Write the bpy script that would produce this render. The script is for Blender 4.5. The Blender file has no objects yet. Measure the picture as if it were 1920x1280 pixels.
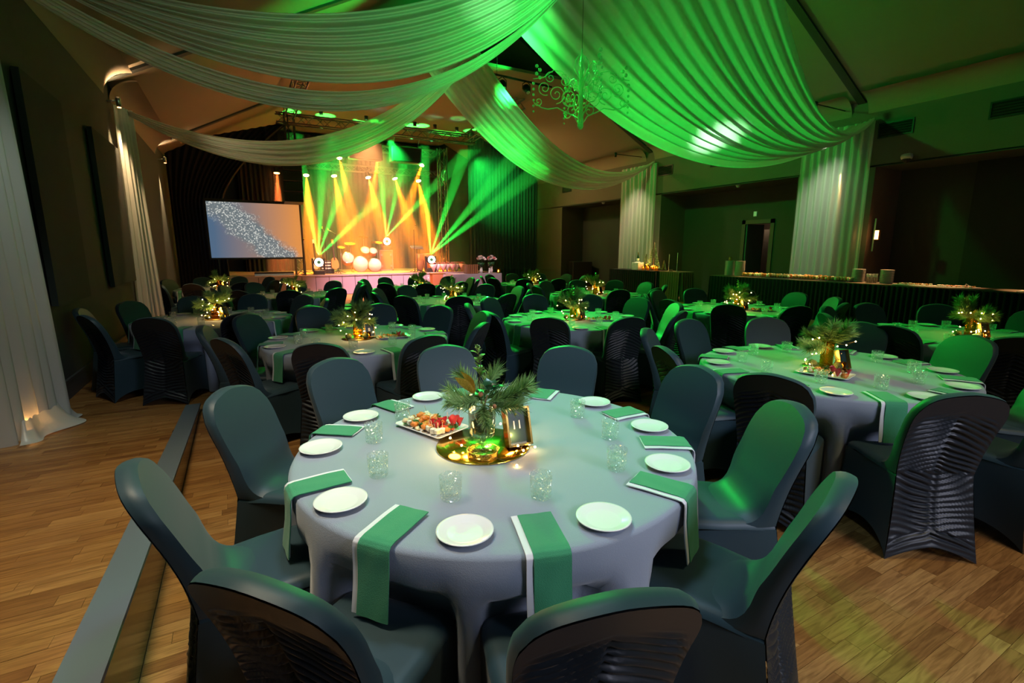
import bpy, math, random
from math import sin, cos, pi, radians, sqrt, atan2, exp
from mathutils import Vector, Matrix
random.seed(7)
R_ = random.Random(11)
sc = bpy.context.scene
C = sc.collection

# ---------------------------------------------------------------- camera, world, exposure
CAMH = 1.65
YAW, PITCH, FPX = radians(28.88), radians(-10.665), 920.34
cam = bpy.data.cameras.new('camera'); co = bpy.data.objects.new('camera', cam); C.objects.link(co)
co.location = (0, 0, CAMH); co.rotation_euler = (pi / 2 + PITCH, 0, -YAW)
cam.sensor_width = 36; cam.lens = 36 * FPX / 1920; cam.clip_start = .05; cam.clip_end = 200
sc.camera = co
w = bpy.data.worlds.new('world'); sc.world = w; w.use_nodes = True
w.node_tree.nodes['Background'].inputs[0].default_value = (.55, .62, .75, 1)
w.node_tree.nodes['Background'].inputs[1].default_value = .05
sc.view_settings.view_transform = 'Standard'; sc.view_settings.look = 'None'
sc.view_settings.exposure = 0; sc.view_settings.gamma = 1; sc.view_settings.use_curve_mapping = False
cy = sc.cycles
cy.max_bounces = 5; cy.diffuse_bounces = 2; cy.glossy_bounces = 2; cy.transmission_bounces = 4
cy.transparent_max_bounces = 10; cy.volume_bounces = 0; cy.caustics_reflective = False; cy.caustics_refractive = False
cy.sample_clamp_indirect = 4; cy.sample_clamp_direct = 0
cy.use_denoising = True; cy.use_adaptive_sampling = True; cy.adaptive_threshold = .03

def cam_px(x, y, z):
    fx, fy = sin(YAW), cos(YAW)
    dx, dy, dz = x, y, z - CAMH
    f = (dx * fx + dy * fy) * cos(PITCH) + dz * sin(PITCH)
    r = dx * cos(YAW) - dy * sin(YAW)
    u = -(dx * fx + dy * fy) * sin(PITCH) + dz * cos(PITCH)
    if f < .05: return None
    return 960 + FPX * r / f, 640 - FPX * u / f

# ---------------------------------------------------------------- lights
def aim(o, target):
    o.rotation_euler = (Vector(target) - o.location).to_track_quat('-Z', 'Y').to_euler()
def area(name, loc, target, col, watts, sx, sy=None):
    l = bpy.data.lights.new(name, 'AREA'); l.energy = watts; l.color = col; l.size = sx
    if sy: l.shape = 'RECTANGLE'; l.size_y = sy
    o = bpy.data.objects.new(name, l); C.objects.link(o); o.location = loc; aim(o, target); return o
def spot(name, loc, target, col, watts, deg, blend=.5, rad=.05, parent=None):
    l = bpy.data.lights.new(name, 'SPOT'); l.energy = watts; l.color = col; l.spot_size = radians(deg)
    l.spot_blend = blend; l.shadow_soft_size = rad
    o = bpy.data.objects.new(name, l); C.objects.link(o); o.location = loc; aim(o, target); return o
def point(name, loc, col, watts, rad=.05):
    l = bpy.data.lights.new(name, 'POINT'); l.energy = watts; l.color = col; l.shadow_soft_size = rad
    o = bpy.data.objects.new(name, l); C.objects.link(o); o.location = loc; return o
GREEN = (.015, 1, .08); AMBER = (1, .22, .008); WARM = (1, .62, .3); COOL = (.78, .9, 1)
# unseen fill spots for the dim light on the near tables
spot('hall_fill', (1.1, 2.9, 6.0), (1.0, 1.9, 0), (.52, .82, 1), 720, 46, 1, .5)
spot('hall_fill', (-.6, 2.2, 4.6), (-.75, 2.4, 0), (1, .84, .58), 600, 82, 1, .4)
spot('hall_fill', (4.2, -1.2, 5.6), (3.0, 1.0, 0), (1, .84, .45), 360, 66, 1, .5)
spot('hall_fill', (2.6, -3.4, 3.4), (2.2, 1.8, .4), (.78, .80, 1), 850, 56, 1, .9)  # behind the viewer, frontal fill for the cloth drops
spot('hall_fill', (2.0, -2.0, 3.9), (1.6, 6.0, 4.6), (.62, 1, .55), 300, 56, 1, .5)  # added behind the viewer, aimed up to brighten the left swag
# green wash over the hall, from truss, track and added points in between
spot('green_wash', (3.2, 19.0, 6.2), (3.4, 7.5, .5), GREEN, 3600, 30, .8, .3)
spot('green_wash', (7.6, 19.0, 6.2), (6.0, 6.5, .5), GREEN, 5200, 32, .8, .3)
spot('green_wash', (6.9, 13.0, 6.1), (5.4, 4.5, .5), GREEN, 2000, 56, .8, .2)
spot('green_wash', (8.2, 13.0, 6.1), (8.75, 6.6, 3.6), (.45, 1, .5), 12000, 8, 1, .06)
spot('green_wash', (8.2, 13.0, 6.1), (8.6, 5.0, 4.8), GREEN, 800, 60, .9, .1)
spot('green_wash', (4.6, 10.2, 6.3), (4.3, 2.2, .5), GREEN, 2600, 56, .9, .2)
spot('green_wash', (6.6, 10.8, 6.0), (13.0, 7.5, 4.2), GREEN, 800, 150, 1, .2)
spot('green_wash', (5.4, 10.6, 5.9), (3.4, 6.2, 5.0), (.06, 1, .14), 1300, 50, 1, .08)
spot('green_wash', (5.4, 10.6, 5.9), (3.1, 6.2, 4.7), (.35, 1, .42), 1800, 9, 1, .05)
spot('green_wash', (5.6, 18.8, 5.6), (4.4, 12.4, 5.4), (.08, 1, .16), 1500, 22, .9, .08)
spot('green_wash', (5.6, 18.8, 5.6), (7.0, 12.9, 4.8), (.08, 1, .16), 1500, 22, .9, .08)
spot('green_wash', (7.4, 12.7, 6.3), (5.4, 13.6, 8.3), GREEN, 240, 80, .9, .08)
spot('warm_wash', (8.8, 18.6, 5.6), (13.2, 15.5, 2.6), (1, .58, .22), 520, 100, 1, .3)  # stands in for amber bounce off the stage
spot('warm_wash', (5.0, 15.0, 6.2), (-1.0, 16.0, 5.2), (1, .42, .12), 420, 90, 1, .3)
spot('warm_wash', (-1.5, 11.2, 3.7), (2.2, 12.3, 4.1), (1, .78, .42), 160, 50, 1, .1)  # added to brighten the left end of the narrow swag
spot('green_wash', (5.4, 10.6, 5.7), (2.2, 11.6, 6.7), GREEN, 1400, 44, .9, .1)
spot('curtain_fill', (-.9, 4.6, 4.3), (-1.6, 5.7, 1.2), (.9, 1, .9), 110, 50, 1, .1)  # unseen spot added to brighten the near white curtain

# ---------------------------------------------------------------- materials
M = {}
def nt(name):
    m = bpy.data.materials.new(name); m.use_nodes = True; M[name] = m
    n = m.node_tree.nodes; b = n['Principled BSDF']; return m, n, m.node_tree.links, b
def mat(name, col, rough=.6, metal=0, spec=.5, var=0, vscale=8, bump=0, bscale=40, sheen=0, emit=None, estr=0, trans=0, ior=1.45, alpha=1, coat=0):
    m, n, l, b = nt(name)
    b.inputs['Base Color'].default_value = (*col, 1); b.inputs['Roughness'].default_value = rough
    b.inputs['Metallic'].default_value = metal; b.inputs['Specular IOR Level'].default_value = spec
    b.inputs['Sheen Weight'].default_value = sheen; b.inputs['Coat Weight'].default_value = coat
    b.inputs['Transmission Weight'].default_value = trans; b.inputs['IOR'].default_value = ior; b.inputs['Alpha'].default_value = alpha
    if emit: b.inputs['Emission Color'].default_value = (*emit, 1); b.inputs['Emission Strength'].default_value = estr
    if var or bump:
        tc = n.new('ShaderNodeTexCoord')
    if var:
        nz = n.new('ShaderNodeTexNoise'); nz.inputs['Scale'].default_value = vscale; nz.inputs['Detail'].default_value = 3
        l.new(tc.outputs['Object'], nz.inputs['Vector'])
        mx = n.new('ShaderNodeMix'); mx.data_type = 'RGBA'
        mx.inputs[6].default_value = (*[c * (1 - var) for c in col], 1); mx.inputs[7].default_value = (*[min(1, c * (1 + var)) for c in col], 1)
        l.new(nz.outputs['Fac'], mx.inputs[0]); l.new(mx.outputs[2], b.inputs['Base Color'])
    if bump:
        nb = n.new('ShaderNodeTexNoise'); nb.inputs['Scale'].default_value = bscale; nb.inputs['Detail'].default_value = 2
        l.new(tc.outputs['Object'], nb.inputs['Vector'])
        bp = n.new('ShaderNodeBump'); bp.inputs['Strength'].default_value = bump; bp.inputs['Distance'].default_value = .01
        l.new(nb.outputs['Fac'], bp.inputs['Height']); l.new(bp.outputs[0], b.inputs['Normal'])
    return m
def cloth(name, col, transl=.4, clear=.0, rough=.8):
    """woven sheer fabric: diffuse + translucent, slightly open weave"""
    m, n, l, b = nt(name)
    out = n['Material Output']; n.remove(b)
    d = n.new('ShaderNodeBsdfDiffuse'); d.inputs[0].default_value = (*col, 1)
    t = n.new('ShaderNodeBsdfTranslucent'); t.inputs[0].default_value = (*col, 1)
    a = n.new('ShaderNodeMixShader'); a.inputs[0].default_value = transl
    l.new(d.outputs[0], a.inputs[1]); l.new(t.outputs[0], a.inputs[2])
    g = n.new('ShaderNodeBsdfGlossy'); g.inputs['Color'].default_value = (.9, .9, .9, 1); g.inputs['Roughness'].default_value = .38
    gs = n.new('ShaderNodeMixShader'); gs.inputs[0].default_value = .10; l.new(a.outputs[0], gs.inputs[1]); l.new(g.outputs[0], gs.inputs[2])
    last = gs
    if clear:
        tr = n.new('ShaderNodeBsdfTransparent'); e = n.new('ShaderNodeMixShader'); e.inputs[0].default_value = clear
        l.new(last.outputs[0], e.inputs[1]); l.new(tr.outputs[0], e.inputs[2]); last = e
    l.new(last.outputs[0], out.inputs['Surface']); return m
def thin_glass(name, tint=(.93, .97, .95), clear=.62, rough=.03, bump=0, bscale=60):
    m, n, l, b = nt(name); out = n['Material Output']; n.remove(b)
    t = n.new('ShaderNodeBsdfTransparent'); t.inputs[0].default_value = (*tint, 1)
    g = n.new('ShaderNodeBsdfGlass'); g.inputs['Color'].default_value = (*tint, 1); g.inputs['Roughness'].default_value = rough; g.inputs['IOR'].default_value = 1.45
    x = n.new('ShaderNodeMixShader'); x.inputs[0].default_value = 1 - clear
    l.new(t.outputs[0], x.inputs[1]); l.new(g.outputs[0], x.inputs[2]); l.new(x.outputs[0], out.inputs['Surface'])
    if bump:
        tc = n.new('ShaderNodeTexCoord'); v = n.new('ShaderNodeTexVoronoi'); v.inputs['Scale'].default_value = bscale
        bp = n.new('ShaderNodeBump'); bp.inputs['Strength'].default_value = bump; bp.inputs['Distance'].default_value = .01
        l.new(tc.outputs['Object'], v.inputs['Vector']); l.new(v.outputs['Distance'], bp.inputs['Height']); l.new(bp.outputs[0], g.inputs['Normal'])
    return m
def wood(name, ramp, island=False, base=1.):
    m, n, l, b = nt(name)
    tc = n.new('ShaderNodeTexCoord')
    if island: rnd = n.new('ShaderNodeNewGeometry').outputs['Random Per Island']
    else: rnd = n.new('ShaderNodeObjectInfo').outputs['Random']
    ad = n.new('ShaderNodeVectorMath'); ad.operation = 'MULTIPLY_ADD'; ad.inputs[1].default_value = (1, 1, 1)
    cb = n.new('ShaderNodeCombineXYZ'); mu = n.new('ShaderNodeMath'); mu.operation = 'MULTIPLY'; mu.inputs[1].default_value = 73
    l.new(rnd, mu.inputs[0]); l.new(mu.outputs[0], cb.inputs[0]); l.new(mu.outputs[0], cb.inputs[1])
    l.new(tc.outputs['Object'], ad.inputs[0]); l.new(cb.outputs[0], ad.inputs[2])
    mp = n.new('ShaderNodeMapping'); mp.inputs['Scale'].default_value = (2.2, 26, 8); l.new(ad.outputs[0], mp.inputs['Vector'])
    nz = n.new('ShaderNodeTexNoise'); nz.inputs['Scale'].default_value = 2; nz.inputs['Detail'].default_value = 6; nz.inputs['Distortion'].default_value = 1.4
    l.new(mp.outputs[0], nz.inputs['Vector'])
    r1 = n.new('ShaderNodeValToRGB'); e = r1.color_ramp.elements
    e[0].position = 0; e[0].color = (*ramp[0], 1); e[1].position = 1; e[1].color = (*ramp[-1], 1)
    for i, c in enumerate(ramp[1:-1]):
        q = e.new((i + 1) / (len(ramp) - 1)); q.color = (*c, 1)
    l.new(rnd, r1.inputs[0])
    r2 = n.new('ShaderNodeValToRGB'); r2.color_ramp.elements[0].position = .32; r2.color_ramp.elements[0].color = (.52, .47, .42, 1)
    r2.color_ramp.elements[1].position = .62; r2.color_ramp.elements[1].color = (1, 1, 1, 1); l.new(nz.outputs['Fac'], r2.inputs[0])
    mx = n.new('ShaderNodeMix'); mx.data_type = 'RGBA'; mx.blend_type = 'MULTIPLY'; mx.inputs[0].default_value = 1
    l.new(r1.outputs[0], mx.inputs[6]); l.new(r2.outputs[0], mx.inputs[7]); l.new(mx.outputs[2], b.inputs['Base Color'])
    b.inputs['Roughness'].default_value = .42; b.inputs['Specular IOR Level'].default_value = .4
    return m
OAK = [(.22, .095, .026), (.33, .155, .042), (.38, .19, .055), (.27, .12, .033), (.44, .235, .075), (.35, .17, .048)]
wood('oak_plank', OAK); wood('oak_plank_far', OAK, True)
mat('cloth_grey', (.255, .30, .38), .85, sheen=.3, bump=.15, bscale=300)
mat('chair_fabric', (.020, .048, .064), .48, spec=.4, sheen=.12)
mat('chair_ruche', (.011, .015, .020), .42, spec=.4, sheen=.05)
mat('napkin_green', (.042, .28, .135), .9, sheen=.2, bump=.3, bscale=400)
mat('napkin_white', (.74, .75, .80), .9)
mat('porcelain', (.85, .85, .85), .18, coat=.4)
mat('gold', (.95, .62, .16), .18, 1); mat('gold_mirror', (1, .66, .13), .14, 1); mat('gold_leaf', (.75, .42, .06), .4, .6, bump=.6, bscale=120)
mat('brass_dark', (.30, .17, .05), .35, .9)
def cut_glass():
    m, n, l, b = nt('tumbler_glass'); out = n['Material Output']; n.remove(b)
    t = n.new('ShaderNodeBsdfTransparent'); t.inputs[0].default_value = (.97, 1, .98, 1)
    g = n.new('ShaderNodeBsdfGlossy'); g.inputs['Roughness'].default_value = .12
    tc = n.new('ShaderNodeTexCoord'); v = n.new('ShaderNodeTexVoronoi'); v.inputs['Scale'].default_value = 62; v.feature = 'DISTANCE_TO_EDGE'
    bp = n.new('ShaderNodeBump'); bp.inputs['Strength'].default_value = 1; bp.inputs['Distance'].default_value = .02
    l.new(tc.outputs['Object'], v.inputs['Vector']); l.new(v.outputs['Distance'], bp.inputs['Height']); l.new(bp.outputs[0], g.inputs['Normal'])
    d = n.new('ShaderNodeBsdfDiffuse'); d.inputs[0].default_value = (.9, .93, .92, 1); tl = n.new('ShaderNodeBsdfTranslucent'); tl.inputs[0].default_value = (.9, .95, .92, 1)  # white at the facet edges stands in for bright refracted light
    dm = n.new('ShaderNodeMixShader'); l.new(d.outputs[0], dm.inputs[1]); l.new(tl.outputs[0], dm.inputs[2])
    rp = n.new('ShaderNodeValToRGB'); rp.color_ramp.elements[0].position = .0; rp.color_ramp.elements[0].color = (.34, .34, .34, 1); rp.color_ramp.elements[1].position = .10; rp.color_ramp.elements[1].color = (.02, .02, .02, 1)
    l.new(v.outputs['Distance'], rp.inputs[0])
    x = n.new('ShaderNodeMixShader'); x.inputs[0].default_value = .09; l.new(t.outputs[0], x.inputs[1]); l.new(g.outputs[0], x.inputs[2])
    y = n.new('ShaderNodeMixShader'); l.new(rp.outputs[0], y.inputs[0]); l.new(x.outputs[0], y.inputs[1]); l.new(dm.outputs[0], y.inputs[2]); l.new(y.outputs[0], out.inputs['Surface'])
cut_glass()
thin_glass('clear_glass', (.95, .97, .95), .7, .02); thin_glass('amber_glass', (1, .72, .28), .6, .05); thin_glass('red_drink', (.42, .04, .015), .5, .05)
mat('pine', (.18, .34, .10), .6, var=.3, vscale=30); mat('pine_light', (.24, .40, .14), .6, var=.3, vscale=30)
mat('holly', (.02, .085, .03), .25, var=.3, vscale=20); mat('holly_light', (.19, .32, .06), .4, var=.2, vscale=20); mat('stem', (.12, .07, .03), .8)
mat('moss', (.10, .12, .03), .95, var=.5, vscale=60, bump=1, bscale=90)
mat('card_dark', (.02, .045, .045), .25); mat('card_white', (.9, .9, .88), .7)
mat('bulb', (1, .8, .4), .4, emit=(1, .60, .16), estr=70); mat('wire', (.25, .17, .06), .4, .8)
mat('candle_flame', (1, .7, .3), .5, emit=(1, .45, .1), estr=18); mat('wax', (.8, .72, .6), .6, emit=(1, .5, .15), estr=.25)
mat('salmon', (.85, .26, .05), .4, var=.35, vscale=60, bump=.5, bscale=120); mat('ham', (.55, .03, .05), .4, var=.4, vscale=50)
mat('cheese', (.80, .68, .42), .5, var=.2, vscale=60, bump=.5, bscale=90); mat('herb', (.03, .14, .02), .6, var=.4, vscale=80); mat('bread', (.42, .22, .08), .8, var=.4, vscale=70, bump=.8)
mat('cream', (.85, .82, .74), .5); mat('tomato', (.72, .06, .02), .3)
mat('wall_dark', (.045, .056, .048), .85, var=.12, vscale=2); mat('wall_panel', (.018, .030, .028), .9, var=.1, vscale=3)
mat('wall_taupe', (.115, .105, .085), .85, var=.08, vscale=1.5); mat('alcove', (.038, .056, .050), .85, var=.08, vscale=1.5)
mat('ceiling', (.23, .19, .14), .85, var=.05, vscale=1); mat('ceiling_trim', (.03, .035, .033), .7)
mat('baseboard', (.075, .078, .075), .6); mat('strip_grey', (.115, .15, .18), .55, var=.08, vscale=3); mat('strip_face', (.055, .045, .03), .18, spec=.7)
cloth('sheer', (.80, .82, .76), .45, .12); cloth('sheer_thin', (.72, .76, .68), .45, .30); cloth('curtain_white', (.74, .77, .73), .35, .04)
mat('black_velvet', (.005, .005, .006), .95); mat('black_backdrop', (.003, .003, .003), .95); mat('navy_curtain', (.035, .045, .075), .9, sheen=.3)
mat('black_metal', (.015, .016, .017), .45, .3); mat('black_plastic', (.02, .02, .022), .5); mat('steel', (.45, .45, .47), .3, .9); mat('truss_metal', (.20, .21, .21), .4, .8)
mat('stage_front', (.42, .37, .43), .7); mat('stage_deck', (.30, .20, .13), .6); mat('joint_dark', (.02, .02, .02), .9)
mat('skirt_black', (.008, .010, .010), .9); mat('buffet_top', (.10, .075, .055), .8); mat('brown_cloth', (.20, .10, .055), .8, sheen=.3)
mat('lamp_glow', (1, .8, .4), .5, emit=(1, .62, .18), estr=60); mat('lamp_red', (1, .3, .1), .5, emit=(1, .25, .05), estr=40)
mat('head_glow', (.7, 1, .8), .5, emit=(.75, 1, .82), estr=16); mat('sconce_glow', (1, .6, .3), .5, emit=(1, .40, .12), estr=9)
mat('drum_skin', (.85, .75, .65), .5); mat('drum_shell', (.35, .16, .07), .35, coat=.5); mat('cymbal', (.75, .50, .18), .25, 1)
mat('guitar_wood', (.50, .24, .06), .3, coat=.5); mat('guitar_dark', (.06, .03, .02), .3)
mat('flower_pink', (.85, .50, .52), .7); mat('flower_white', (.9, .82, .8), .7); mat('flower_red', (.70, .04, .05), .6); mat('terracotta', (.5, .2, .08), .7)
mat('acrylic', (.30, .95, .5), .1, spec=.8, alpha=.5); mat('plastic_white', (.7, .7, .68), .5); mat('pumpkin_white', (.75, .73, .65), .5)  # green light is put into the clear acrylic's colour
mat('exit_pale', (.6, .75, .6), .6, emit=(.5, .8, .5), estr=.12); mat('door_room', (.16, .13, .10), .9); mat('marble', (.55, .58, .58), .3, var=.5, vscale=14)

for k_ in ('bulb', 'candle_flame', 'wax', 'lamp_glow', 'lamp_red', 'head_glow', 'sconce_glow', 'exit_pale'): M[k_].cycles.emission_sampling = 'NONE'   # small glowing parts; lamps give their light; wax glow is painted in
def screen_mat():
    m, n, l, b = nt('screen_image')
    tc = n.new('ShaderNodeTexCoord'); sp = n.new('ShaderNodeSeparateXYZ'); l.new(tc.outputs['Generated'], sp.inputs[0])
    # u = x, v = z on the screen; blue at the lower left, orange at the right, a diagonal glitter band
    r = n.new('ShaderNodeValToRGB'); e = r.color_ramp.elements
    e[0].position = .05; e[0].color = (.10, .18, .30, 1); e[1].position = .95; e[1].color = (.95, .36, .09, 1)
    q = e.new(.45); q.color = (.35, .25, .23, 1)
    l.new(sp.outputs[0], r.inputs[0])
    nz = n.new('ShaderNodeTexNoise'); nz.inputs['Scale'].default_value = 6; nz.inputs['Detail'].default_value = 4; l.new(tc.outputs['Generated'], nz.inputs['Vector'])
    a = n.new('ShaderNodeMath'); a.operation = 'ADD'; l.new(sp.outputs[0], a.inputs[0]); l.new(sp.outputs[2], a.inputs[1])
    # distance from the line from (0.05,1) to (0.68,0.05):  z + 1.5x - 1.07
    mx = n.new('ShaderNodeMath'); mx.operation = 'MULTIPLY_ADD'; mx.inputs[1].default_value = 1.5; l.new(sp.outputs[0], mx.inputs[0]); l.new(sp.outputs[2], mx.inputs[2])
    nn = n.new('ShaderNodeMath'); nn.operation = 'MULTIPLY_ADD'; nn.inputs[1].default_value = .5; nn.inputs[2].default_value = -1.37; l.new(nz.outputs['Fac'], nn.inputs[0])
    dd = n.new('ShaderNodeMath'); dd.operation = 'ADD'; l.new(mx.outputs[0], dd.inputs[0]); l.new(nn.outputs[0], dd.inputs[1])
    ab = n.new('ShaderNodeMath'); ab.operation = 'ABSOLUTE'; l.new(dd.outputs[0], ab.inputs[0])
    rb = n.new('ShaderNodeValToRGB'); rb.color_ramp.elements[0].position = .22; rb.color_ramp.elements[0].color = (1, 1, 1, 1)
    rb.color_ramp.elements[1].position = .40; rb.color_ramp.elements[1].color = (0, 0, 0, 1); l.new(ab.outputs[0], rb.inputs[0])
    vo = n.new('ShaderNodeTexVoronoi'); vo.inputs['Scale'].default_value = 34; mp = n.new('ShaderNodeMapping'); mp.inputs['Scale'].default_value = (1.5, 1, 1)
    l.new(tc.outputs['Generated'], mp.inputs[0]); l.new(mp.outputs[0], vo.inputs['Vector'])
    rg = n.new('ShaderNodeValToRGB'); rg.color_ramp.elements[0].position = .05; rg.color_ramp.elements[0].color = (1.2, 1.2, 1.1, 1)
    rg.color_ramp.elements[1].position = .5; rg.color_ramp.elements[1].color = (.20, .24, .26, 1); l.new(vo.outputs['Distance'], rg.inputs[0])
    fm = n.new('ShaderNodeMix'); fm.data_type = 'RGBA'; l.new(rb.outputs[0], fm.inputs[0]); l.new(r.outputs[0], fm.inputs[6]); l.new(rg.outputs[0], fm.inputs[7])
    b.inputs['Base Color'].default_value = (.02, .02, .02, 1); l.new(fm.outputs[2], b.inputs['Emission Color']); b.inputs['Emission Strength'].default_value = .75
screen_mat()
def floor_far_mat():
    m, n, l, b = nt('oak_floor_pattern')
    tc = n.new('ShaderNodeTexCoord'); br = n.new('ShaderNodeTexBrick')
    br.inputs['Scale'].default_value = 1; br.inputs['Brick Width'].default_value = .45; br.inputs['Row Height'].default_value = .07; br.inputs['Mortar Size'].default_value = .0012
    br.inputs['Color1'].default_value = (.30, .15, .05, 1); br.inputs['Color2'].default_value = (.48, .27, .10, 1); br.inputs['Mortar'].default_value = (.12, .06, .02, 1)
    l.new(tc.outputs['Object'], br.inputs['Vector']); l.new(br.outputs['Color'], b.inputs['Base Color']); b.inputs['Roughness'].default_value = .42
floor_far_mat()

# ---------------------------------------------------------------- mesh helpers
class MB:
    def __init__(s): s.v = []; s.f = []
    def add(s, v, f, mtx=None):
        o = len(s.v)
        if mtx is not None: v = [tuple(mtx @ Vector(p)) for p in v]
        s.v += [tuple(p) for p in v]; s.f += [tuple(i + o for i in q) for q in f]; return s
    def box(s, x0, y0, z0, x1, y1, z1):
        v = [(x0, y0, z0), (x1, y0, z0), (x1, y1, z0), (x0, y1, z0), (x0, y0, z1), (x1, y0, z1), (x1, y1, z1), (x0, y1, z1)]
        return s.add(v, [(0, 3, 2, 1), (4, 5, 6, 7), (0, 1, 5, 4), (1, 2, 6, 5), (2, 3, 7, 6), (3, 0, 4, 7)])
    def cbox(s, c, d, mtx=None, bev=0):
        x, y, z = d[0] / 2, d[1] / 2, d[2] / 2
        t = MB().box(-x, -y, -z, x, y, z) if not bev else MB().bevbox(x, y, z, bev)
        m = Matrix.Translation(c) @ (mtx or Matrix())
        return s.add(t.v, t.f, m)
    def bevbox(s, x, y, z, b):
        """box with chamfered edges (half sizes)"""
        import itertools
        vs = []; idx = {}
        for sx, sy, sz in itertools.product((-1, 1), repeat=3):
            for k in range(3):
                p = [sx * x, sy * y, sz * z]
                for a in range(3):
                    if a != k: p[a] -= (sx, sy, sz)[a] * b
                idx[(sx, sy, sz, k)] = len(vs); vs.append(tuple(p))
        f = []
        for k in range(3):
            a, c = (k + 1) % 3, (k + 2) % 3
            for sg in (-1, 1):
                q = []
                for sa, sc_ in ((-1, -1), (1, -1), (1, 1), (-1, 1)):
                    t = [0, 0, 0]; t[k] = sg; t[a] = sa; t[c] = sc_; q.append(idx[(*t, k)])
                f.append(tuple(q if sg > 0 else q[::-1]))
        for k in range(3):
            a, c = (k + 1) % 3, (k + 2) % 3
            for sa in (-1, 1):
                for sc_ in (-1, 1):
                    t0 = [0, 0, 0]; t1 = [0, 0, 0]; t0[k] = -1; t1[k] = 1; t0[a] = t1[a] = sa; t0[c] = t1[c] = sc_
                    q = (idx[(*t0, a)], idx[(*t1, a)], idx[(*t1, c)], idx[(*t0, c)])
                    f.append(q if sa * sc_ > 0 else q[::-1])
        for t in itertools.product((-1, 1), repeat=3):
            q = (idx[(*t, 0)], idx[(*t, 1)], idx[(*t, 2)]); f.append(q if t[0] * t[1] * t[2] > 0 else q[::-1])
        return s.add(vs, f)
    def lathe(s, prof, n=24, c=(0, 0, 0), cap0=True, cap1=True, mtx=None):
        v = []; f = []
        for r, z in prof:
            for i in range(n):
                a = 2 * pi * i / n; v.append((r * cos(a), r * sin(a), z))
        for j in range(len(prof) - 1):
            for i in range(n):
                k = (i + 1) % n; f.append((j * n + i, j * n + k, (j + 1) * n + k, (j + 1) * n + i))
        if cap0: f.append(tuple(range(n - 1, -1, -1)))
        if cap1: f.append(tuple(range((len(prof) - 1) * n, len(prof) * n)))
        return s.add(v, f, Matrix.Translation(c) @ (mtx or Matrix()))
    def tube(s, pts, r, n=6, r1=None, cap=True):
        pts = [Vector(p) for p in pts]; v = []; f = []; m = len(pts)
        up = Vector((0, 0, 1))
        for j, p in enumerate(pts):
            t = (pts[min(j + 1, m - 1)] - pts[max(j - 1, 0)]).normalized()
            u = t.cross(up)
            if u.length < .05: u = t.cross(Vector((1, 0, 0)))
            u.normalize(); w_ = t.cross(u)
            rr = r if r1 is None else r + (r1 - r) * j / (m - 1)
            for i in range(n):
                a = 2 * pi * i / n; v.append(tuple(p + u * (rr * cos(a)) + w_ * (rr * sin(a))))
        for j in range(m - 1):
            for i in range(n):
                k = (i + 1) % n; f.append((j * n + i, j * n + k, (j + 1) * n + k, (j + 1) * n + i))
        if cap: f.append(tuple(range(n - 1, -1, -1))); f.append(tuple(range((m - 1) * n, m * n)))
        return s.add(v, f)
    def ball(s, c, r, n=10, m=6, sz=1, jit=0):
        v = []; f = []
        for j in range(m + 1):
            t = pi * j / m
            for i in range(n):
                a = 2 * pi * i / n; k = r * (1 + (R_.uniform(-jit, jit) if jit else 0))
                v.append((c[0] + k * sin(t) * cos(a), c[1] + k * sin(t) * sin(a), c[2] - k * sz * cos(t)))
        for j in range(m):
            for i in range(n):
                k = (i + 1) % n; f.append((j * n + i, j * n + k, (j + 1) * n + k, (j + 1) * n + i))
        return s.add(v, f)
    def grid(s, fn, nu, nv, closeu=False):
        v = [fn(i / (nu if closeu else nu), j / nv) for j in range(nv + 1) for i in range(nu + (0 if closeu else 1))]
        k = nu if closeu else nu + 1; f = []
        for j in range(nv):
            for i in range(nu):
                i2 = (i + 1) % k; f.append((j * k + i, j * k + i2, (j + 1) * k + i2, (j + 1) * k + i))
        return s.add(v, f)
    def mesh(s, name, mt, smooth=True):
        me = bpy.data.meshes.new(name); me.from_pydata(s.v, [], s.f); me.materials.append(M[mt])
        if smooth: me.polygons.foreach_set('use_smooth', [True] * len(me.polygons))
        me.update(); return me

def ob(name, data, parent=None, loc=None, rot=None, scale=None):
    o = bpy.data.objects.new(name, data); C.objects.link(o)
    if parent is not None: o.parent = parent
    if loc is not None: o.location = loc
    if rot is not None: o.rotation_euler = rot if not isinstance(rot, (int, float)) else (0, 0, rot)
    if scale is not None: o.scale = scale if not isinstance(scale, (int, float)) else (scale,) * 3
    return o
def tag(o, label, cat, group=None):
    o['label'] = label; o['category'] = cat
    if group: o['group'] = group
    return o
def thing(name, label, cat, loc=(0, 0, 0), rot=0, group=None, data=None, scale=None):
    return tag(ob(name, data, None, loc, rot, scale), label, cat, group)
def struct(name, mb, mt, parent=None, smooth=False):
    o = ob(name, mb.mesh(name, mt, smooth), parent)
    if parent is None: o['kind'] = 'structure'
    return o
def part(name, mb, mt, parent, smooth=True, label=None):
    o = ob(name, mb.mesh(name, mt, smooth), parent)
    if label: o['label'] = label
    return o
def build(spec, parent):
    """spec: list of (name, mesh, loc, rot, scale, children)"""
    for sp in spec:
        o = ob(sp[0], sp[1], parent, *(sp[2:5] if len(sp) > 2 else ()))
        if len(sp) > 5: build(sp[5], o)
def T3(*a): return Matrix.Translation(a)
def RZ(a): return Matrix.Rotation(a, 4, 'Z')
def RX(a): return Matrix.Rotation(a, 4, 'X')
def RY(a): return Matrix.Rotation(a, 4, 'Y')
HOUR = ['twelve', 'one', 'two', 'three', 'four', 'five', 'six', 'seven', 'eight', 'nine', 'ten', 'eleven']

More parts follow.
